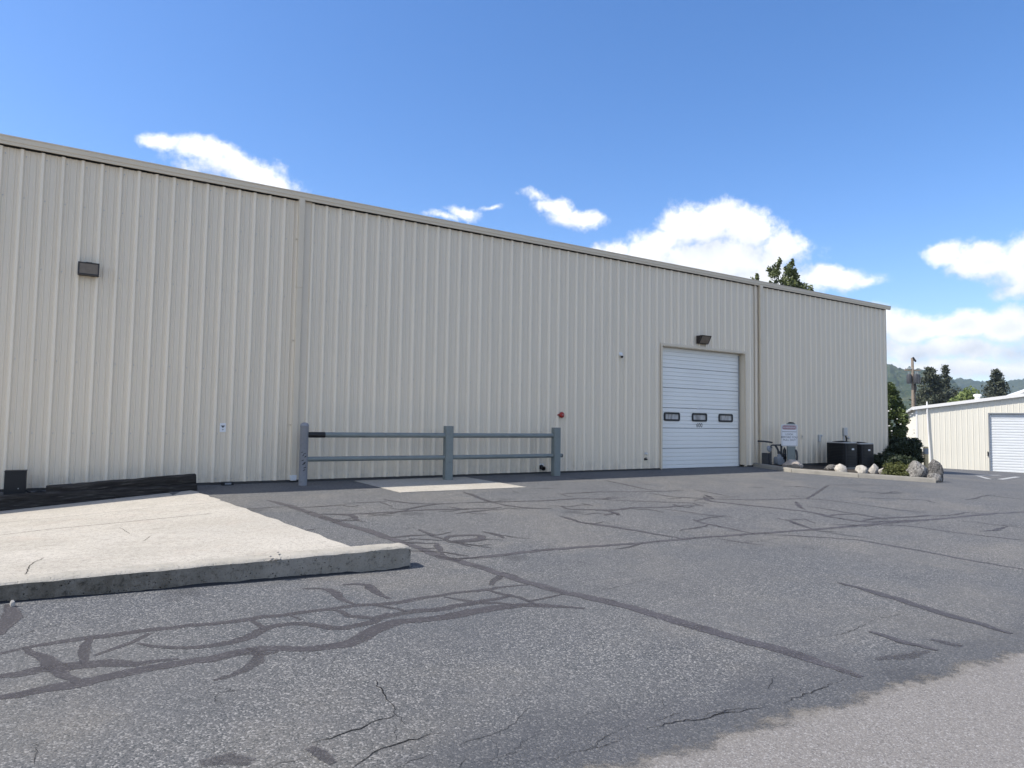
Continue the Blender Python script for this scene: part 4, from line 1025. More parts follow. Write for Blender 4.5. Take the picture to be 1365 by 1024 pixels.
# ------------------------------------------------------------------ railway ties, utility box
def tie(x0, z0, x1, z1, y, h, d, label, seed):
    L = math.hypot(x1-x0, z1-z0); N = 40; prof = rounded(d/2, h/2, .02); mb = MB(); n = len(prof)
    for i in range(N+1):
        s = (i/N-.5)*L
        for k_, (a, b) in enumerate(prof):
            q = mnoise.noise(Vector((s*3.0, k_*2.3, seed)))*.008+mnoise.noise(Vector((s*11, k_*4.3, seed+5)))*.005
            e = .012*max(0, 1-min(i, N-i)/1.5)
            mb.v.append((s, a*(1-e*3)+q, b*(1-e*3)+q))
    for i in range(N):
        for k_ in range(n): mb.f.append((i*n+k_, i*n+(k_+1) % n, (i+1)*n+(k_+1) % n, (i+1)*n+k_))
    mb.f += [tuple(range(n-1, -1, -1)), tuple(N*n+k_ for k_ in range(n))]
    o = mb.build('railway_tie', 'creosote_wood', None, smooth=True, label=label, cat='timber', group='black timbers stacked against the wall')
    o.location = ((x0+x1)/2, y, (z0+z1)/2); o.rotation_euler = (0, -math.atan2(z1-z0, x1-x0), 0)
tie(.64, .055, 2.955, .193, -.68, .172, .22, 'upper black railway tie lying on top of the stack at the wall', 1)
tie(-3.2, -.155, 2.965, .028, -.76, .15, .24, 'lower long black railway tie on the ramp under the shorter one', 2)
tie(-3.4, -.36, 1.65, -.105, -.765, .19, .25, 'bottom half buried black railway tie at the left end of ramp', 3)
t = thing('utility_box', 'black square utility box against the wall at left edge', 'utility box', (.188, -.36, .03))
MB().box(-.15, .15, -.12, .12, -.12, .355).build('body', 'black_metal', t, bevel=.012)
MB().box(-.154, .154, -.124, .124, .345, .362).build('lid', 'black_metal', t, bevel=.006)
MB().lathe([(.009, 0), (.009, .006), (0, .008)], 8, Matrix.Translation((.05, -.12, .06)) @ Mx).build('lock', 'galvanised', t)
MB().tube([(.14, -.02, .02), (.24, -.06, -.03), (.34, -.08, .0), (.44, -.09, -.02), (.50, -.05, .02)], .016, 8).build('cable', 'black_rubber', t, smooth=True)
t = thing('drain_grate', 'small dark metal drain box at the foot of wall left of downpipe', 'drain', (3.62, -.10, .0))
MB().box(-.11, .11, -.08, .06, -.05, .06).build('box', 'black_metal', t, bevel=.008)
MB().box(-.06, .06, -.09, -.08, .01, .045).build('flap', 'grey_paint', t, bevel=.003)
# a pale pebble below the kerb wall
def rock(name, loc, size, m, seed, label, cat='rock', group=None, rough=.28, sub=3, rz=0, sharp=1.0):
    bm = bmesh.new(); bmesh.ops.create_icosphere(bm, subdivisions=sub, radius=1.0)
    for v in bm.verts:
        p = v.co.copy()
        q = mnoise.noise(p*1.1*sharp+Vector((seed*7.3, seed, 0)))*rough+mnoise.noise(p*2.7*sharp+Vector((seed, 0, seed*3)))*rough*.45+mnoise.noise(p*7+Vector((0, seed, 0)))*rough*.13
        # planar facets
        v.co = p*(1+q)
        for d_ in range(5):
            rr = random.Random(seed*31+d_); nn = Vector((rr.gauss(0, 1), rr.gauss(0, 1), rr.gauss(0, .8))).normalized(); h = rr.uniform(.68, .9)
            ex = v.co.dot(nn)-h
            if ex > 0: v.co -= nn*ex*.85
        v.co = Vector((v.co.x*size[0], v.co.y*size[1], v.co.z*size[2]))
    me = bpy.data.meshes.new(name); bm.to_mesh(me); bm.free()
    me.polygons.foreach_set('use_smooth', [True]*len(me.polygons)); me.set_sharp_from_angle(angle=R(32))
    return link(name, me, m, None, loc, (0, 0, rz), label, cat, group)
rock('pebble', (.70, -8.14, ground(.7, -8.1)+.02), (.018, .016, .035), 'rock_white', 21, 'tiny pale stone at the foot of the kerb wall', 'stone', sub=2)

# ------------------------------------------------------------------ planting bed on the right
KERB = [(19.930, -0.020), (19.361, -1.854), (20.057, -3.539), (21.359, -5.029)]
BED = KERB + [(24.0, -3.55), (27.2, -1.95), (31.0, .0), (36.0, 2.6), (36.0, 6.0), (28.2, 6.0), (28.2, -.06), (19.95, -.06)]
def bed_z(x, y): return ground(x, y)+.07
def build_bed():
    bm = bmesh.new()
    vs = [bm.verts.new((x, y, bed_z(x, y))) for x, y in BED]; f = bm.faces.new(vs)
    bmesh.ops.triangulate(bm, faces=[f])
    for _ in range(4): bmesh.ops.subdivide_edges(bm, edges=[e for e in bm.edges if e.calc_length() > .5], cuts=1, use_grid_fill=False); bmesh.ops.triangulate(bm, faces=bm.faces[:])
    for v in bm.verts: v.co.z = bed_z(v.co.x, v.co.y)+mnoise.noise(v.co*1.7)*.035
    bmesh.ops.recalc_face_normals(bm, faces=bm.faces)
    me = bpy.data.meshes.new('planting_bed'); bm.to_mesh(me); bm.free()
    link('planting_bed', me, 'soil', kind='structure', label='dark soil bed behind the concrete kerb at building end')
build_bed()
kr = bpy.data.objects.new('kerb', None); C.objects.link(kr); kr['kind'] = 'structure'; kr['label'] = 'concrete kerb in lengths round the planting bed'
def kerb_stone(a, b):
    (xa, ya), (xb, yb) = a, b; L = math.hypot(xb-xa, yb-ya); ux, uy = (xb-xa)/L, (yb-ya)/L
    xa, ya, xb, yb = xa+ux*.006, ya+uy*.006, xb-ux*.006, yb-uy*.006
    N = max(3, int(L/.25)); prof = [(0, -.12), (0, .10), (.02, .125), (.13, .125), (.15, .11), (.15, -.12)]; mb = MB(); n = len(prof)
    for i in range(N+1):
        x, y = xa+(xb-xa)*i/N, ya+(yb-ya)*i/N
        for k_, (o, z) in enumerate(prof):
            q = mnoise.noise(Vector((x*5, y*5, k_*2.0)))*.008
            X, Y = x-uy*(o+q), y+ux*(o+q)
            mb.v.append((X, Y, ground(x, y)+z+q*(0 if k_ in (0, 5) else 1)))
    for i in range(N):
        for k_ in range(n-1): mb.f.append((i*n+k_, i*n+k_+1, (i+1)*n+k_+1, (i+1)*n+k_))
    mb.f += [tuple(range(n-1, -1, -1)), tuple(N*n+k_ for k_ in range(n))]
    mb.build('kerb_stone', 'kerb_concrete', kr, smooth=True)
KP = KERB + [(24.0, -3.55), (27.2, -1.95)]
for a, b in zip(KP[:-1], KP[1:]): kerb_stone(a, b)

ROCKGRP = 'rocks set along the kerb'
rock('rock', (20.28, -1.25, bed_z(20.3, -1.2)+.05), (.46, .30, .22), 'rock_brown', 3, 'grey brown rounded rock in front of the gas meter', group=ROCKGRP, rz=.5)
rock('rock', (21.60, -1.75, bed_z(21.5, -1.7)+.03), (.30, .20, .13), 'rock_dark', 4, 'low dark flat stone behind the kerb left of the air conditioners', group=ROCKGRP, rz=.3)
rock('rock', (21.06, -2.42, bed_z(21, -2.3)+.01), (.21, .19, .20), 'rock_white', 5, 'white rock with tan left side before the left air conditioner', group=ROCKGRP, rz=.9)
rock('rock', (21.38, -2.90, bed_z(21.4, -3)+.02), (.21, .19, .21), 'rock_white', 6, 'white round rock before the right air conditioner', group=ROCKGRP, rz=.2)
rock('rock', (21.72, -3.06, bed_z(21.9, -3.1)+.07), (.16, .14, .26), 'rock_white', 7, 'upright pointed white rock right of the air conditioners', group=ROCKGRP, rz=.2)
rock('rock', (22.02, -3.28, bed_z(22.4, -3.3)+.07), (.27, .15, .15), 'rock_white', 8, 'long low white rock beside the yellow green shrub', group=ROCKGRP, rz=-.55)
rock('boulder', (21.62, -4.36, bed_z(21.5, -4.4)+.14), (.34, .29, .33), 'rock_grey', 9, 'big speckled grey boulder at the corner of kerb', 'boulder', 'grey boulders at the bed corner', rz=.4)
rock('boulder', (21.72, -4.80, bed_z(21.5, -4.8)+.02), (.20, .17, .17), 'rock_grey', 10, 'small grey boulder leaning on the big one at kerb corner', 'boulder', 'grey boulders at the bed corner', rz=-.5)
rock('boulder', (22.20, -4.62, bed_z(22.2, -4.5)+.20), (.15, .21, .42), 'rock_dark', 11, 'tall dark upright boulder right of the big grey one', 'boulder', 'grey boulders at the bed corner', rz=.2)

# ------------------------------------------------------------------ sign post, gas meter, air conditioners
toC = math.atan2(-14.69+.9, 1.09-20.8)     # direction from the sign to the lot
srz = toC+R(90)
sp = thing('sign_post', 'thick square blue grey post carrying the white sign', 'post', (20.86, -.80, bed_z(20.8, -.8)), srz)
MB().prism(rounded(.135, .135, .03), (0, 0, -.2), (0, 0, 1.42), (1, 0, 0), (0, 1, 0)).build('shaft', 'post_paint', sp, bevel=.006)
MB().lathe([(.10, 1.42), (.10, 1.44), (.06, 1.46), (0, 1.465)], 14).build('cap', 'black_metal', sp)
MB().tube([(.12, -.10, .10), (.165, -.12, .2), (.18, -.12, .35), (.165, -.12, .5), (.13, -.11, .56)], .03, 8).build('hose_loop', 'pipe_dark', sp, smooth=True)
sg = thing('warning_sign', 'white warning sign with faded red header on the blue grey post', 'sign', tuple(Vector((20.86, -.80, 1.055))+Matrix.Rotation(srz, 4, 'Z') @ Vector((-.05, -.145, 0))), srz)
MB().prism(rrect(.50, .71, .04), (0, 0, 0), (0, .006, 0), (1, 0, 0), (0, 0, 1)).build('board', 'sign_white', sg)
MB().prism(rrect(.43, .135, .055), (0, -.002, .255), (0, -.0005, .255), (1, 0, 0), (0, 0, 1)).build('header', 'sign_red', sg)
link('lettering', text_mesh('WARNING', .088, .0006), 'sign_white', sg, loc=(0, -.0035, .253), rot=(R(90), 0, 0))
MB().box(-.215, .215, -.0015, -.0005, .108, .122).build('rule', 'ink', sg)
link('lettering', text_mesh('LOOK', .085, .0006), 'ink', sg, loc=(0, -.0015, .03), rot=(R(90), 0, 0))
link('lettering', text_mesh('BEFORE YOU', .085, .0006), 'ink', sg, loc=(0, -.0015, -.065), rot=(R(90), 0, 0))
link('lettering', text_mesh('PULL OUT', .085, .0006), 'ink', sg, loc=(0, -.0015, -.155), rot=(R(90), 0, 0))
ring_mb(.46, .67, .03, .006, -.0015, -.0005).build('border', 'ink', sg)
for z in (.325, -.325):
    MB().lathe([(.010, 0), (.010, .004), (0, .005)], 8, Matrix.Translation((0, -.0005, z)) @ Mx).build('bolt', 'galvanised', sg)

gm = thing('gas_meter', 'grey gas meter with regulator and bent dark pipes by wall', 'gas meter', (20.45, -.55, bed_z(20.4, -.5)))
P_ = lambda *a: [Vector(q) for q in a]
def gpipe(pts, r=.024, m='pipe_dark', name='pipe'): MB().tube(pts, r, 10).build(name, m, gm, smooth=True)
gpipe([(-.42, .40, .80), (-.42, .18, .80), (-.22, .12, .78), (-.10, .10, .76)], .028)
gpipe([(-.30, .0, -.1), (-.30, .0, .25), (-.30, .0, .62), (-.28, .0, .67), (-.20, .0, .68), (.05, .0, .68), (.30, .0, .68)], .026)
gpipe([(-.08, .0, .68), (-.02, -.02, .60), (.04, -.03, .50), (.06, -.03, .40)], .034)
gpipe([(.08, -.03, .46), (.16, -.03, .46), (.20, -.03, .42), (.20, -.03, .34)], .026)
gpipe([(.24, .0, .72), (.24, .0, .30)], .034)
gpipe([(.30, -.04, .30), (.31, -.04, .52), (.35, -.04, .58), (.40, -.04, .52), (.40, -.04, .38)], .026)
gpipe([(.22, -.04, .36), (.42, -.04, .36)], .028); gpipe([(.40, -.04, .38), (.40, -.04, -.05)], .026)
for q in ((-.30, 0, .60), (-.30, 0, .10), (.24, 0, .66), (.24, 0, .40), (.06, -.03, .42)):
    MB().lathe([(.036, -.025), (.042, -.02), (.042, .02), (.036, .025)], 8, Matrix.Translation(q)).build('coupling', 'pipe_dark', gm)
MB().lathe([(.0, -.03), (.085, -.028), (.105, -.012), (.105, .012), (.085, .028), (.03, .035), (.03, .07), (0, .072)], 20, Matrix.Translation((-.36, .02, .56)) @ Matrix.Rotation(R(75), 4, 'X')).build('regulator', 'grey_paint', gm, smooth=True)
MB().lathe([(.0, -.03), (.08, -.026), (.095, 0), (.08, .026), (0, .05)], 20, Matrix.Translation((.07, -.05, .30)) @ Matrix.Rotation(R(75), 4, 'X')).build('regulator', 'grey_paint', gm, smooth=True)
MB().prism(rrect(.34, .26, .07), (.08, -.12, .17), (.08, .06, .17), (1, 0, 0), (0, 0, 1)).build('meter_body', 'grey_paint', gm, bevel=.01)
MB().prism(rrect(.14, .10, .02), (.24, -.15, .27), (.24, -.05, .27), (1, 0, 0), (0, 0, 1)).build('index_box', 'black_metal', gm, bevel=.006)
MB().box(-.38, -.22, .06, .30, -.05, .42).build('shroud', 'pipe_dark', gm, bevel=.01)
MB().lathe([(.045, -.02), (.045, .03), (0, .035)], 8, Matrix.Translation((-.30, 0, .03))).build('valve', 'black_metal', gm)

def air_conditioner(x0, y0, w, d, h, label):
    zb = bed_z(x0, y0)-.02
    t = thing('air_conditioner', label, 'air conditioner', (x0+w/2, y0+d/2, zb), 0, 'outdoor air conditioners by the wall')
    MB().prism(rrect(w+.08, d+.08, .05), (0, 0, -.1), (0, 0, .06), (1, 0, 0), (0, 1, 0)).build('pad', 'kerb_concrete', t)
    # louvred jacket: rounded-corner rings stacked with gaps
    mb = MB(); n_l = 15; z0, z1 = .10, h-.05; st = (z1-z0)/n_l; n = len(rrect(w, d, .16))
    for i in range(n_l):
        a = z0+i*st; prof = [(.018, a), (.0, a+st*.12), (.0, a+st*.62), (.018, a+st*.74)]
        rings = [[(x, y, z) for x, y in rrect(w-2*ins, d-2*ins, .16-ins)] for ins, z in prof]
        vs = sum(rings, []); fs = []
        for r_ in range(3):
            for k_ in range(n): fs.append((r_*n+k_, r_*n+(k_+1) % n, (r_+1)*n+(k_+1) % n, (r_+1)*n+k_))
        mb.add(vs, fs)
    mb.build('louvre_jacket', 'black_metal', t, smooth=True)
    MB().prism(rrect(w-.05, d-.05, .14), (0, 0, .07), (0, 0, h-.05), (1, 0, 0), (0, 1, 0)).build('coil', 'black_rubber', t)
    MB().prism(rrect(w+.012, d+.012, .165), (0, 0, .06), (0, 0, .12), (1, 0, 0), (0, 1, 0)).build('base_pan', 'black_metal', t, bevel=.004)
    for sx_, sy_ in ((-1, -1), (1, -1), (1, 1), (-1, 1)):
        a0 = math.atan2(sy_, sx_); mb = MB()
        mb.lathe([(.042, .1), (.042, h-.05)], 14, Matrix.Translation((sx_*(w/2-.06), sy_*(d/2-.06), 0)))
        mb.build('corner_post', 'black_metal', t, smooth=True)
    o = rrect(w+.02, d+.02, .17); mb = MB()
    MB().prism(o, (0, 0, h-.05), (0, 0, h-.012), (1, 0, 0), (0, 1, 0)).build('top_rim', 'galvanised', t, bevel=.006)
    mb = MB(); rr = min(w, d)/2-.07
    for q in range(7):
        r_ = rr*(q+1)/7
        mb.tube([(r_*math.cos(2*math.pi*k_/24), r_*math.sin(2*math.pi*k_/24), h-.005+.03*(1-(r_/rr)**2)) for k_ in range(25)], .005, 5)
    for q in range(8):
        a = math.pi*q/8; mb.tube([(-rr*math.cos(a), -rr*math.sin(a), h-.008), (0, 0, h+.03), (rr*math.cos(a), rr*math.sin(a), h-.008)], .005, 5)
    mb.build('fan_guard', 'black_metal', t)
    MB().prism(rrect(.13, .055, .012), (.04, -d/2-.004, h*.73), (.04, -d/2+.006, h*.73), (1, 0, 0), (0, 0, 1)).build('badge', 'white_plastic', t)
    return t
air_conditioner(23.17, -1.30, .74, .76, .93, 'left black louvred air conditioner of the two by the wall')
air_conditioner(24.14, -1.30, .80, .76, .93, 'right black louvred air conditioner nearer the building corner')
t = thing('disconnect_switch', 'pale grey electrical disconnect box on wall over the air conditioners', 'electrical box', (25.13, -.005, 1.17))
MB().box(-.11, .11, -.11, 0, -.13, .16).build('body', 'galvanised', t, bevel=.01)
MB().tube([(-.05, -.06, -.13), (-.06, -.06, -.30), (-.10, -.07, -.62)], .026, 8).build('conduit', 'galvanised', t, smooth=True)
MB().tube([(.06, -.06, -.13), (.10, -.07, -.24), (.07, -.10, -.40)], .022, 8).build('conduit', 'black_rubber', t, smooth=True)
MB().lathe([(.05, 0), (.05, .03), (.02, .04), (0, .04)], 12, Matrix.Translation((.30, -.01, -.22)) @ Mx).build('side_fitting', 'galvanised', t)
t = thing('junction_box', 'small pale junction box on the wall left of left air conditioner', 'electrical box', (23.55, -.005, .98))
MB().box(-.06, .06, -.09, 0, -.16, .09).build('body', 'galvanised', t, bevel=.008)
MB().lathe([(.04, 0), (.04, .04), (0, .05)], 10, Matrix.Translation((.16, -.01, .05)) @ Mx).build('side_fitting', 'galvanised', t)

# ------------------------------------------------------------------ plants
def leaves(mb, pts, size, rnd, shade, up=0.0, stretch=1.0):
    sh = mb.a.setdefault('shade', [])
    for p, s in zip(pts, shade):
        n = Vector((rnd.gauss(0, 1), rnd.gauss(0, 1), rnd.gauss(0, 1)+up)).normalized()
        a = n.orthogonal().normalized(); b = n.cross(a); th = rnd.uniform(0, 6.28)
        a, b = a*math.cos(th)+b*math.sin(th), b*math.cos(th)-a*math.sin(th)
        k = size*rnd.uniform(.6, 1.35); n0 = len(mb.v)
        for u_, v_ in ((-.5, 0), (0, -.32), (.5, 0), (0, .32)):
            mb.v.append(tuple(Vector(p)+a*(u_*k*stretch)+b*(v_*k))); sh.append(s)
        mb.f.append((n0, n0+1, n0+2, n0+3))
def blob_points(rnd, blobs, per, shell=.55):
    pts = []; sh = []
    for (x, y, z, rx, ry, rz_) in blobs:
        for _ in range(int(per*rx*ry*rz_)+4 if per > 0 else int(-per)):
            v = Vector((rnd.gauss(0, 1), rnd.gauss(0, 1), rnd.gauss(0, 1))).normalized()*(shell+(1.06-shell)*rnd.random()**.6)
            pts.append((x+v.x*rx, y+v.y*ry, z+v.z*rz_)); sh.append(min(1, max(0, .35+.45*rnd.random()+.25*rnd.uniform(-1, 1))))
    return pts, sh
def bush(name, label, cat, loc, blobs, n_each, size, m, seed, stem=True, stretch=1.3, group=None, shell=.5):
    rnd = random.Random(seed); t = thing(name, label, cat, loc, 0, group)
    mb = MB(); pts, sh = blob_points(rnd, blobs, -n_each, shell); leaves(mb, pts, size, rnd, sh, .5, stretch)
    mb.build('foliage', m, t, kind=None)
    if stem:
        mb = MB()
        for (x, y, z, rx, ry, rz_) in blobs[:10]:
            mb.tube([(0, 0, -.05), (x*.4, y*.4, z*.5), (x, y, z)], [.03+.012*rz_, .02+.008*rz_, .01], 6)
        mb.build('stems', 'bark', t, smooth=True)
    return t
def scatter(rnd, n, R_, h, rb, flat=1.0):
    o = []
    for i in range(n):
        a = rnd.uniform(0, 6.28); r = math.sqrt(rnd.random())*R_; z = h*(.35+.65*rnd.random())*(1-.45*(r/R_)**2)
        q = rb*rnd.uniform(.7, 1.25); o.append((r*math.cos(a), r*math.sin(a), z, q, q, q*flat))
    return o
rnd = random.Random(11)
bush('shrub', 'low yellow green shrub over the kerb left of the boulders', 'shrub', (21.62, -3.90, bed_z(21.8, -3.9)-.05), scatter(rnd, 30, .46, .40, .14), 260, .05, 'leaf_yellow', 12)
bush('shrub', 'dark low juniper at the building corner behind the white rocks', 'shrub', (25.9, -1.35, bed_z(25.9, -1.3)), scatter(rnd, 40, .80, .50, .2), 220, .06, 'leaf_juniper', 13, stretch=2.0)
bush('shrub', 'tall dark juniper bush in the shade beyond the building corner', 'shrub', (28.75, -.12, bed_z(29, -.2)),
     scatter(rnd, 60, .85, 1.05, .26)+[(-.5+.2*i, -.4, .8+.12*(i % 3), .22, .22, .2) for i in range(6)], 240, .08, 'leaf_juniper', 14, stretch=2.2)
hb = []
for i in range(70):
    a = rnd.uniform(0, 6.28); z = rnd.uniform(.3, 4.4); r = 1.05*math.sqrt(rnd.random())*(1.0 if z < 3.4 else (4.7-z)/1.3)
    hb.append((r*math.cos(a), r*math.sin(a), z, .36, .36, .34))
hd = bush('climbing_shrub', 'tall leafy green shrub with white flowers between the two buildings', 'shrub', (39.15, 5.95, ground(39, 6)), hb, 300, .12, 'leaf_hedge', 15)
mb = MB(); rn = random.Random(6)
for q in range(46):
    a = rn.uniform(2.6, 5.6); z = rn.uniform(.8, 3.2); p = Vector((1.3*math.cos(a), 1.3*math.sin(a), z))
    s_ = rn.uniform(.03, .06); mb.lathe([(0, -s_*.4), (s_, 0), (s_*.5, s_*.5), (0, s_*.55)], 6, Matrix.Translation(p))
mb.build('flowers', 'flower_white', hd, kind='stuff')

def trunk(mb, h, r, bend, rnd, n=8):
    pts = [(bend*math.sin(i/n*2.2)*.6, bend*(i/n)**2*.5, h*i/n) for i in range(n+1)]
    mb.tube(pts, [r*(1.25 if i == 0 else 1)*(1-.85*i/n) for i in range(n+1)], 9); return pts
def roof_tree():
    rnd = random.Random(31); x, y = 52.5, 22.8; zg = ground(x, y)
    t = thing('poplar_tree', 'leafy green tree whose top shows over the warehouse roof', 'tree', (x, y, zg), R(-32.5))
    mb = MB(); trunk(mb, 13.5, .26, .5, rnd)
    tops = [(-1.75, 15.9, .34), (.15, 17.3, .46), (1.15, 17.15, .46), (1.75, 16.5, .46), (2.35, 15.3, .36), (-.9, 14.6, .5), (3.0, 14.9, .3)]
    for X, Z, r in tops: mb.tube([(0, 0, 6+X*.3), (X*.5, .2*X, 10.5), (X, .1, Z-.3)], [.12, .08, .025], 6)
    mb.build('trunk', 'bark', t, smooth=True)
    bl = []
    for X, Z, r in tops:
        for k_ in range(9):
            q = k_/8; bl.append((X+rnd.gauss(0, .16+.34*q), rnd.gauss(0, .3), Z-q*2.3, r*(.45+q*1.05), r*(.5+q*1.05), .42))
    for k_ in range(46):
        a = rnd.uniform(0, 6.28); r = 2.5*math.sqrt(rnd.random()); bl.append((r*math.cos(a), r*math.sin(a), rnd.uniform(6.5, 13.8), .8, .8, .6))
    mb = MB(); pts, sh = blob_points(rnd, bl, -75, .0); leaves(mb, pts, .25, rnd, sh, .3, 1.2)
    mb.build('crown', 'leaf_broad', t)
roof_tree()
def conifer(x, y, ztop, rad, label, seed, spindly=False, lean=0.0):
    rnd = random.Random(seed); zg = ground(x, y); h = ztop-zg
    t = thing('pine_tree', label, 'tree', (x, y, zg), rnd.uniform(0, 6), 'dark conifers beyond the small building')
    mb = MB(); trunk(mb, h*.97, h*.018+.05, .1, rnd)
    lf = MB(); pts = []; sh = []
    nl = int(h*2.6)
    for i in range(nl):
        q = (i+rnd.random())/nl; z = h*(.10+.9*q)
        r = rad*((1-q)**.62*.95+.07)*rnd.uniform(.6, 1.2)
        if spindly and q > .68: r *= .35
        for k_ in range(rnd.randint(3, 5)):
            a = rnd.uniform(0, 6.28); e = Vector((r*math.cos(a), r*math.sin(a), z-r*.12+rnd.uniform(-.1, .25)))
            mb.tube([(0, 0, z), tuple(e)], [.05, .015], 4)
            m_ = int(16+r*26)
            for _ in range(m_):
                s_ = rnd.random()**.7; p = Vector((0, 0, z)).lerp(e, .2+.85*s_)
                w = .16+.24*r*.4; pts.append((p.x+rnd.gauss(0, w), p.y+rnd.gauss(0, w), p.z+rnd.gauss(0, w*.7))); sh.append(rnd.random())
    leaves(lf, pts, .33, rnd, sh, .4, 1.6)
    mb.build('trunk', 'bark', t); lf.build('crown', 'leaf_conifer', t)
conifer(128.2, 46.4, 12.2, 4.0, 'broad dark pine left of the bare topped one', 41)
conifer(133.4, 46.3, 12.9, 3.8, 'dark pine with thin bare upper branches', 42, True)
conifer(149.3, 44.7, 12.9, 3.5, 'lone dark pointed pine behind the white roof', 43)
rnd = random.Random(17)
bush('tree', 'light green leafy tree low behind the small building', 'tree', (100.6, 28.5, ground(100, 28)), scatter(rnd, 40, 1.8, 9.6, .85), 150, .3, 'leaf_light', 18)
bush('tree', 'dull green round tree low behind the white roof vent', 'tree', (112.5, 30.0, ground(112, 30)), scatter(rnd, 30, 2.0, 7.4, .8), 120, .3, 'leaf_broad', 19)

# ------------------------------------------------------------------ utility pole
px, py = 73.65, 21.95; pz = ground(px, py)
t = thing('utility_pole', 'wooden utility pole with dark transformers against the hill', 'utility pole', (px, py, pz), R(-33))
MB().tube([(0, 0, -.3), (0, 0, 5), (0, 0, 8.7-pz)], [.19, .16, .125], 10).build('pole', 'pole_wood', t, smooth=True)
zt = 6.6-pz
def transformer(x, y):
    o = MB().lathe([(0, -.5), (.22, -.48), (.25, -.4), (.25, .38), (.22, .46), (.1, .5), (0, .5)], 14, Matrix.Translation((x, y, zt-.1))).build('transformer', 'pipe_dark', t, smooth=True)
    MB().lathe([(.05, .5), (.07, .56), (.04, .6), (.06, .66), (.03, .72), (0, .74)], 8, Matrix.Translation((x, y, zt-.1))).build('bushing', 'grey_paint', o)
transformer(-.42, -.1); transformer(.45, -.12); transformer(.1, -.42)
MB().box(-.8, .8, -.06, .06, zt+.75, zt+.88).build('crossarm', 'pole_wood', t)
MB().box(-.5, .1, -.1, .0, zt+1.0, zt+1.06).build('bracket', 'white_plastic', t)
MB().tube([(0, -.1, 8.75-pz), (.28, -.12, 8.3-pz)], .1, 8).build('top_fitting', 'black_metal', t)
for x in (-.7, .7):
    MB().lathe([(.05, .0), (.07, .05), (.05, .12), (0, .16)], 8, Matrix.Translation((x, 0, zt+.88))).build('insulator', 'grey_paint', t)
MB().tube([(.12, -.12, zt-1.5), (.2, -.2, zt-1.0), (.12, -.14, zt-.6)], .09, 8).build('cable_loop', 'black_rubber', t, smooth=True)
MB().tube([(.16, -.1, -.2), (.16, -.1, zt-.6)], .05, 8).build('conduit', 'pipe_dark', t)

# ------------------------------------------------------------------ second building
A = Vector((48.1, 8.87, 0)); D1 = Vector((.484, -.875, 0)); D2 = Vector((.875, .484, 0)); ZB = -1.22
def zb_at(p): return ground(p.x, p.y)
b2 = thing('storage_building', 'low cream metal building with white roll door and gable roof', 'building', (A.x, A.y, 0), math.atan2(D1.y, D1.x))
# local: x along the gable front, y backwards along the side
LEN, SIDE, Z0, SL = 15.0, 19.0, 2.80, .142
def roofz(x): return Z0+SL*min(x, LEN*2-x)
FULL = 30.0; DA, DB, DT = 5.02-.95, 8.4, 2.36
def b2panel(x0, x1, zlo, zhi0, zhi1):
    mb = MB(); w = x1-x0
    pr = [(0, 0), (.05, 0), (.06, -.018), (.09, -.018), (.10, 0), (w*.5, 0), (w*.5+.01, -.006), (w*.5+.04, -.006), (w*.5+.05, 0), (w, 0)]
    vs = [(x0+a, b, zlo) for a, b in pr]+[(x0+a, b, zhi0+(zhi1-zhi0)*a/w) for a, b in pr]; n = len(pr)
    mb.add(vs, [(i, i+1, i+1+n, i+n) for i in range(n-1)]); mb.build('wall_panel', 'cream_wall', b2)
DLEFT = 4.001; DRIGHT = DLEFT+3.66
x = 0.0
while x < FULL-.01:
    w = .3048 if x < 9 else 1.5
    x1 = min(x+w, FULL)
    lo = DT if (x+w*.5 > DLEFT and x+w*.5 < DRIGHT) else -1.6
    b2panel(x, x1, lo, roofz(x)-.02, roofz(x1)-.02); x = x1
mb = MB()
y = 0.0
while y < SIDE-.01:
    mb.add([(0, y, -2.2), (0, y+.24, -2.2), (0, y+.24, Z0), (0, y, Z0), (-.03, y+.26, -2.2), (-.03, y+.30, -2.2), (-.03, y+.30, Z0), (-.03, y+.26, Z0)],
           [(0, 3, 2, 1), (1, 2, 7, 4), (4, 7, 6, 5)])
    y += .3167
mb.build('side_wall', 'cream_wall', b2)
MB().box(-.035, .06, -.035, .06, -1.6, Z0-.03).build('corner_trim', 'cream_trim', b2)
mb = MB()
for xa, xb in ((-.25, LEN), (LEN, FULL+.25)):
    za, zb = (roofz(max(xa, 0))+.02-(.25*SL if xa < 0 else 0)), (roofz(min(xb, FULL))+.02)
    mb.add([(xa, -.18, za), (xb, -.18, zb), (xb, SIDE+.2, zb), (xa, SIDE+.2, za), (xa, -.18, za-.03), (xb, -.18, zb-.03), (xb, SIDE+.2, zb-.03), (xa, SIDE+.2, za-.03)],
           [(0, 1, 2, 3), (7, 6, 5, 4), (0, 4, 5, 1), (1, 5, 6, 2), (2, 6, 7, 3), (3, 7, 4, 0)])
mb.build('roof', 'cream_trim', b2)
mb = MB(); za, zb = Z0-.035, roofz(LEN)
mb.add([(-.25, -.2, za-.17), (LEN, -.2, zb-.17), (LEN, -.2, zb+.03), (-.25, -.2, za+.03), (-.25, -.14, za-.17), (LEN, -.14, zb-.17), (LEN, -.14, zb+.03), (-.25, -.14, za+.03)],
       [(0, 1, 2, 3), (7, 6, 5, 4), (0, 4, 5, 1), (1, 5, 6, 2), (2, 6, 7, 3), (3, 7, 4, 0)])
mb.build('rake_trim', 'cream_trim', b2)
MB().box(-.27, -.16, -.16, SIDE, Z0-.18, Z0-.045).build('gutter', 'cream_trim', b2)
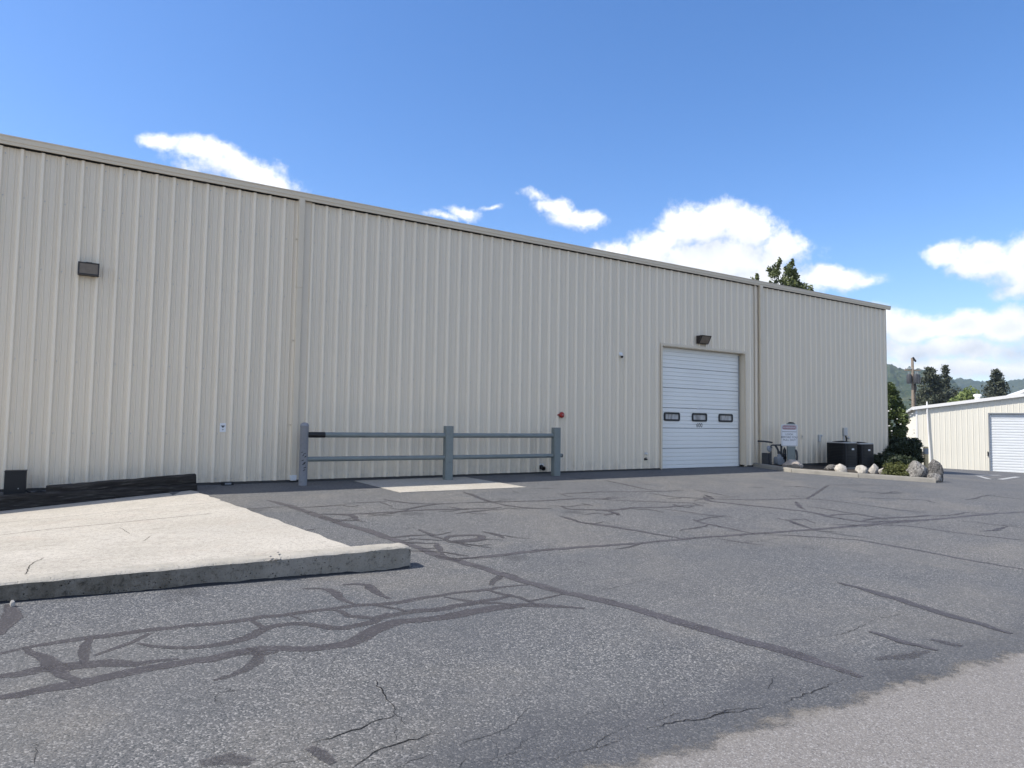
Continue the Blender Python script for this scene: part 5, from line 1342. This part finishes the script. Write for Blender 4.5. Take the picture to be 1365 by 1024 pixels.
MB().tube([(.62, -.13, Z0+.35), (.62, -.13, Z0-.2), (.66, -.13, 1.2), (.74, -.13, -.4), (.74, -.13, -1.3)], .045, 8).build('downpipe', 'cream_trim', b2, smooth=True)
mb = MB()
dd = bpy.data.objects.new('overhead_door', None); C.objects.link(dd); dd.parent = b2
nsl = 22; zb0 = -1.35
for i in range(nsl):
    a = zb0+(DT-zb0)*i/nsl; b = zb0+(DT-zb0)*(i+1)/nsl
    m2 = MB(); m2.prism([(.10, a), (.075, a+.03), (.075, b-.03), (.10, b), (.12, b), (.12, a)], (DLEFT+.02, 0, 0), (DRIGHT-.02, 0, 0), (0, 1, 0), (0, 0, 1))
    m2.build('door_slat', 'door_white2', dd) if 'door_white2' in MATS else m2.build('door_slat', varied('door_white2', (.66, .68, .685), .05, 1.5, .45, space='pos'), dd)
m2 = MB().box(DLEFT-.06, DLEFT, -.05, .10, -1.5, DT+.07); m2.box(DRIGHT, DRIGHT+.06, -.05, .10, -1.5, DT+.07); m2.box(DLEFT, DRIGHT, -.05, .10, DT, DT+.07)
m2.build('door_trim', 'grey_paint', b2)
MB().box(DLEFT-.14, DLEFT-.08, -.07, -.02, -.32, -.05).build('lock_box', 'black_metal', b2)
MB().box(-.12, -.03, 2.2, 2.35, .55, .72).build('side_lamp', 'black_metal', b2)
# roof vent
xv, yv = (4.043, 6.0)
v = MB().lathe([(.17, -.3), (.17, .34), (.25, .36), (.25, .47), (.2, .51), (0, .53)], 16, Matrix.Translation((xv, yv, roofz(xv)))).build('roof_vent', 'cream_trim', b2, smooth=True)
# the higher roof behind it
b3 = thing('white_roofed_building', 'low pitched white roof rising behind the cream building', 'building', (A.x, A.y, 0), math.atan2(D1.y, D1.x))
mb = MB(); xr0 = 7.521
mb.add([(xr0-.3, 22, 4.0), (xr0+14, 22, 4.07+14*.42), (xr0+14, 36, 4.07+14*.42), (xr0-.3, 36, 4.0), (xr0-.3, 22, 3.9), (xr0+14, 22, 3.97+14*.42), (xr0+14, 36, 3.97+14*.42), (xr0-.3, 36, 3.9)],
       [(0, 1, 2, 3), (7, 6, 5, 4), (0, 4, 5, 1), (1, 5, 6, 2), (2, 6, 7, 3), (3, 7, 4, 0)])
mb.build('roof', 'cream_trim', b3)
mb = MB(); mb.add([(xr0, 22.3, -2.2), (xr0+14, 22.3, -2.2), (xr0+14, 22.3, 3.92+14*.42), (xr0, 22.3, 3.92), (xr0, 36, -2.2), (xr0+14, 36, -2.2), (xr0+14, 36, 3.92+14*.42), (xr0, 36, 3.92)],
                  [(0, 1, 2, 3), (0, 3, 7, 4), (4, 7, 6, 5), (1, 5, 6, 2)])
mb.build('wall', 'cream_trim', b3)
# bollard
bx, by = (28.72, -1.06); bx, by = bx+.02, by-.10
t = thing('bollard', 'tan yellow bollard with dark band standing behind the grey boulders', 'bollard', (bx, by, ground(bx, by)))
MB().lathe([(.085, -.2), (.085, .98), (.08, 1.0), (0, 1.01)], 16).build('pipe', 'bollard_yellow', t, smooth=True)
MB().lathe([(.092, .72), (.092, .93), (.088, .94)], 16).build('band', 'grey_paint', t, smooth=True)
# faded white parking marks beyond the bed
mb = MB(); zoff = .005
for (xa, ya), (xb, yb) in [((31.332, -1.749), (34.792, -1.233)), ((30.44, -2.249), (28.082, -3.585)), ((28.747, -3.642), (34.575, -1.983))]:
    L = math.hypot(xb-xa, yb-ya); nx_, ny_ = -(yb-ya)/L*.09, (xb-xa)/L*.09; n = 6; o = len(mb.v)
    for i in range(n+1):
        x, y = xa+(xb-xa)*i/n, ya+(yb-ya)*i/n
        for s_ in (-1, 1): mb.v.append((x+nx_*s_, y+ny_*s_, ground(x+nx_*s_, y+ny_*s_)+zoff))
    for i in range(n): q = o+i*2; mb.f.append((q, q+1, q+3, q+2))
    zoff += .002
mb.build('parking_marks', 'paint_line', kind='structure', label='worn white painted lines on asphalt before the small building')

# ------------------------------------------------------------------ hills
RIDGE_L = {'near': [(40, 3.5), (55, 5.0), (61.5, 4.94), (62.05, 4.71), (62.5, 4.48), (63.1, 4.46), (63.8, 4.29), (64.26, 4.08), (65.5, 3.55), (66.5, 2.8), (69, 0)], 'far': [(30, 3), (60, 3.3), (65.5, 3.64), (66.55, 3.56), (67.39, 3.42), (68.1, 3.35), (68.8, 3.44), (69.7, 3.48), (75, 4), (110, 3)]}
def interp(tab, x):
    if x <= tab[0][0]: return tab[0][1]
    for (a, ya), (b, yb) in zip(tab[:-1], tab[1:]):
        if a <= x <= b: return ya+(yb-ya)*(x-a)/(b-a)
    return tab[-1][1]
def hill(name, az0, az1, r0_, r1_, ridge, step, label, bumpy):
    mb = MB(); na = int((az1-az0)/step); nr = 46
    for j in range(nr+1):
        q = j/nr; r = r0_+(r1_-r0_)*q
        for i in range(na+1):
            az = az0+(az1-az0)*i/na; X, Y = 1.09+r*math.sin(R(az)), -14.69+r*math.cos(R(az))
            H = r1_*math.tan(R(ridge(az)))
            s = q**1.15; z = -3+(H+3)*s
            z += mnoise.fractal(Vector((X*.006, Y*.006, 3)), 1, 2, 4)*H*.10*math.sin(math.pi*min(q, .98))
            z += (mnoise.noise(Vector((X*.07, Y*.07, 0)))*.6+mnoise.noise(Vector((X*.16, Y*.16, 7)))*.5)*bumpy*min(1, q*4)
            mb.v.append((X, Y, z))
    # back side so the hill is solid
    for i in range(na+1):
        az = az0+(az1-az0)*i/na; r = r1_*1.5; mb.v.append((1.09+r*math.sin(R(az)), -14.69+r*math.cos(R(az)), -4))
    n = na+1
    for j in range(nr+1):
        for i in range(na): mb.f.append((j*n+i, j*n+i+1, (j+1)*n+i+1, (j+1)*n+i))
    mb.a['shade'] = [0.0]*len(mb.v)
    mb.build(name, 'forest', smooth='all', kind='structure', label=label)
def near_ridge(az):
    return interp(RIDGE_L['near'], az)
def far_ridge(az):
    return interp(RIDGE_L['far'], az)+.10*math.sin(az*1.7)*(1 if az > 72 or az < 50 else 0)
hill('hill', 40, 69, 700, 1500, near_ridge, .07, 'nearer forested hillside left of the pole', 11.0)
hill('far_hill', 30, 110, 1500, 2600, far_ridge, .10, 'long hazy forested ridge on the horizon', 12.0)

# ------------------------------------------------------------------ haze
bm = bmesh.new(); bmesh.ops.create_cube(bm, size=1.0)
me = bpy.data.meshes.new('haze'); bm.to_mesh(me); bm.free()
hz = link('haze', me, None, kind='stuff', label='thin blue air between the lot and the hills')
hz.scale = (19000, 19000, 200); hz.location = (0, 0, -6+100)
hm = bpy.data.materials.new('haze_air'); hm.use_nodes = True
for n in list(hm.node_tree.nodes):
    if n.type == 'BSDF_PRINCIPLED': hm.node_tree.nodes.remove(n)
pv = hm.node_tree.nodes.new('ShaderNodeVolumePrincipled'); pv.inputs['Color'].default_value = (.66, .82, 1.0, 1); pv.inputs['Density'].default_value = HAZE_D = .00016
pv.inputs['Anisotropy'].default_value = .2
hm.node_tree.links.new(pv.outputs[0], hm.node_tree.nodes['Material Output'].inputs['Volume'])
me.materials.append(hm)
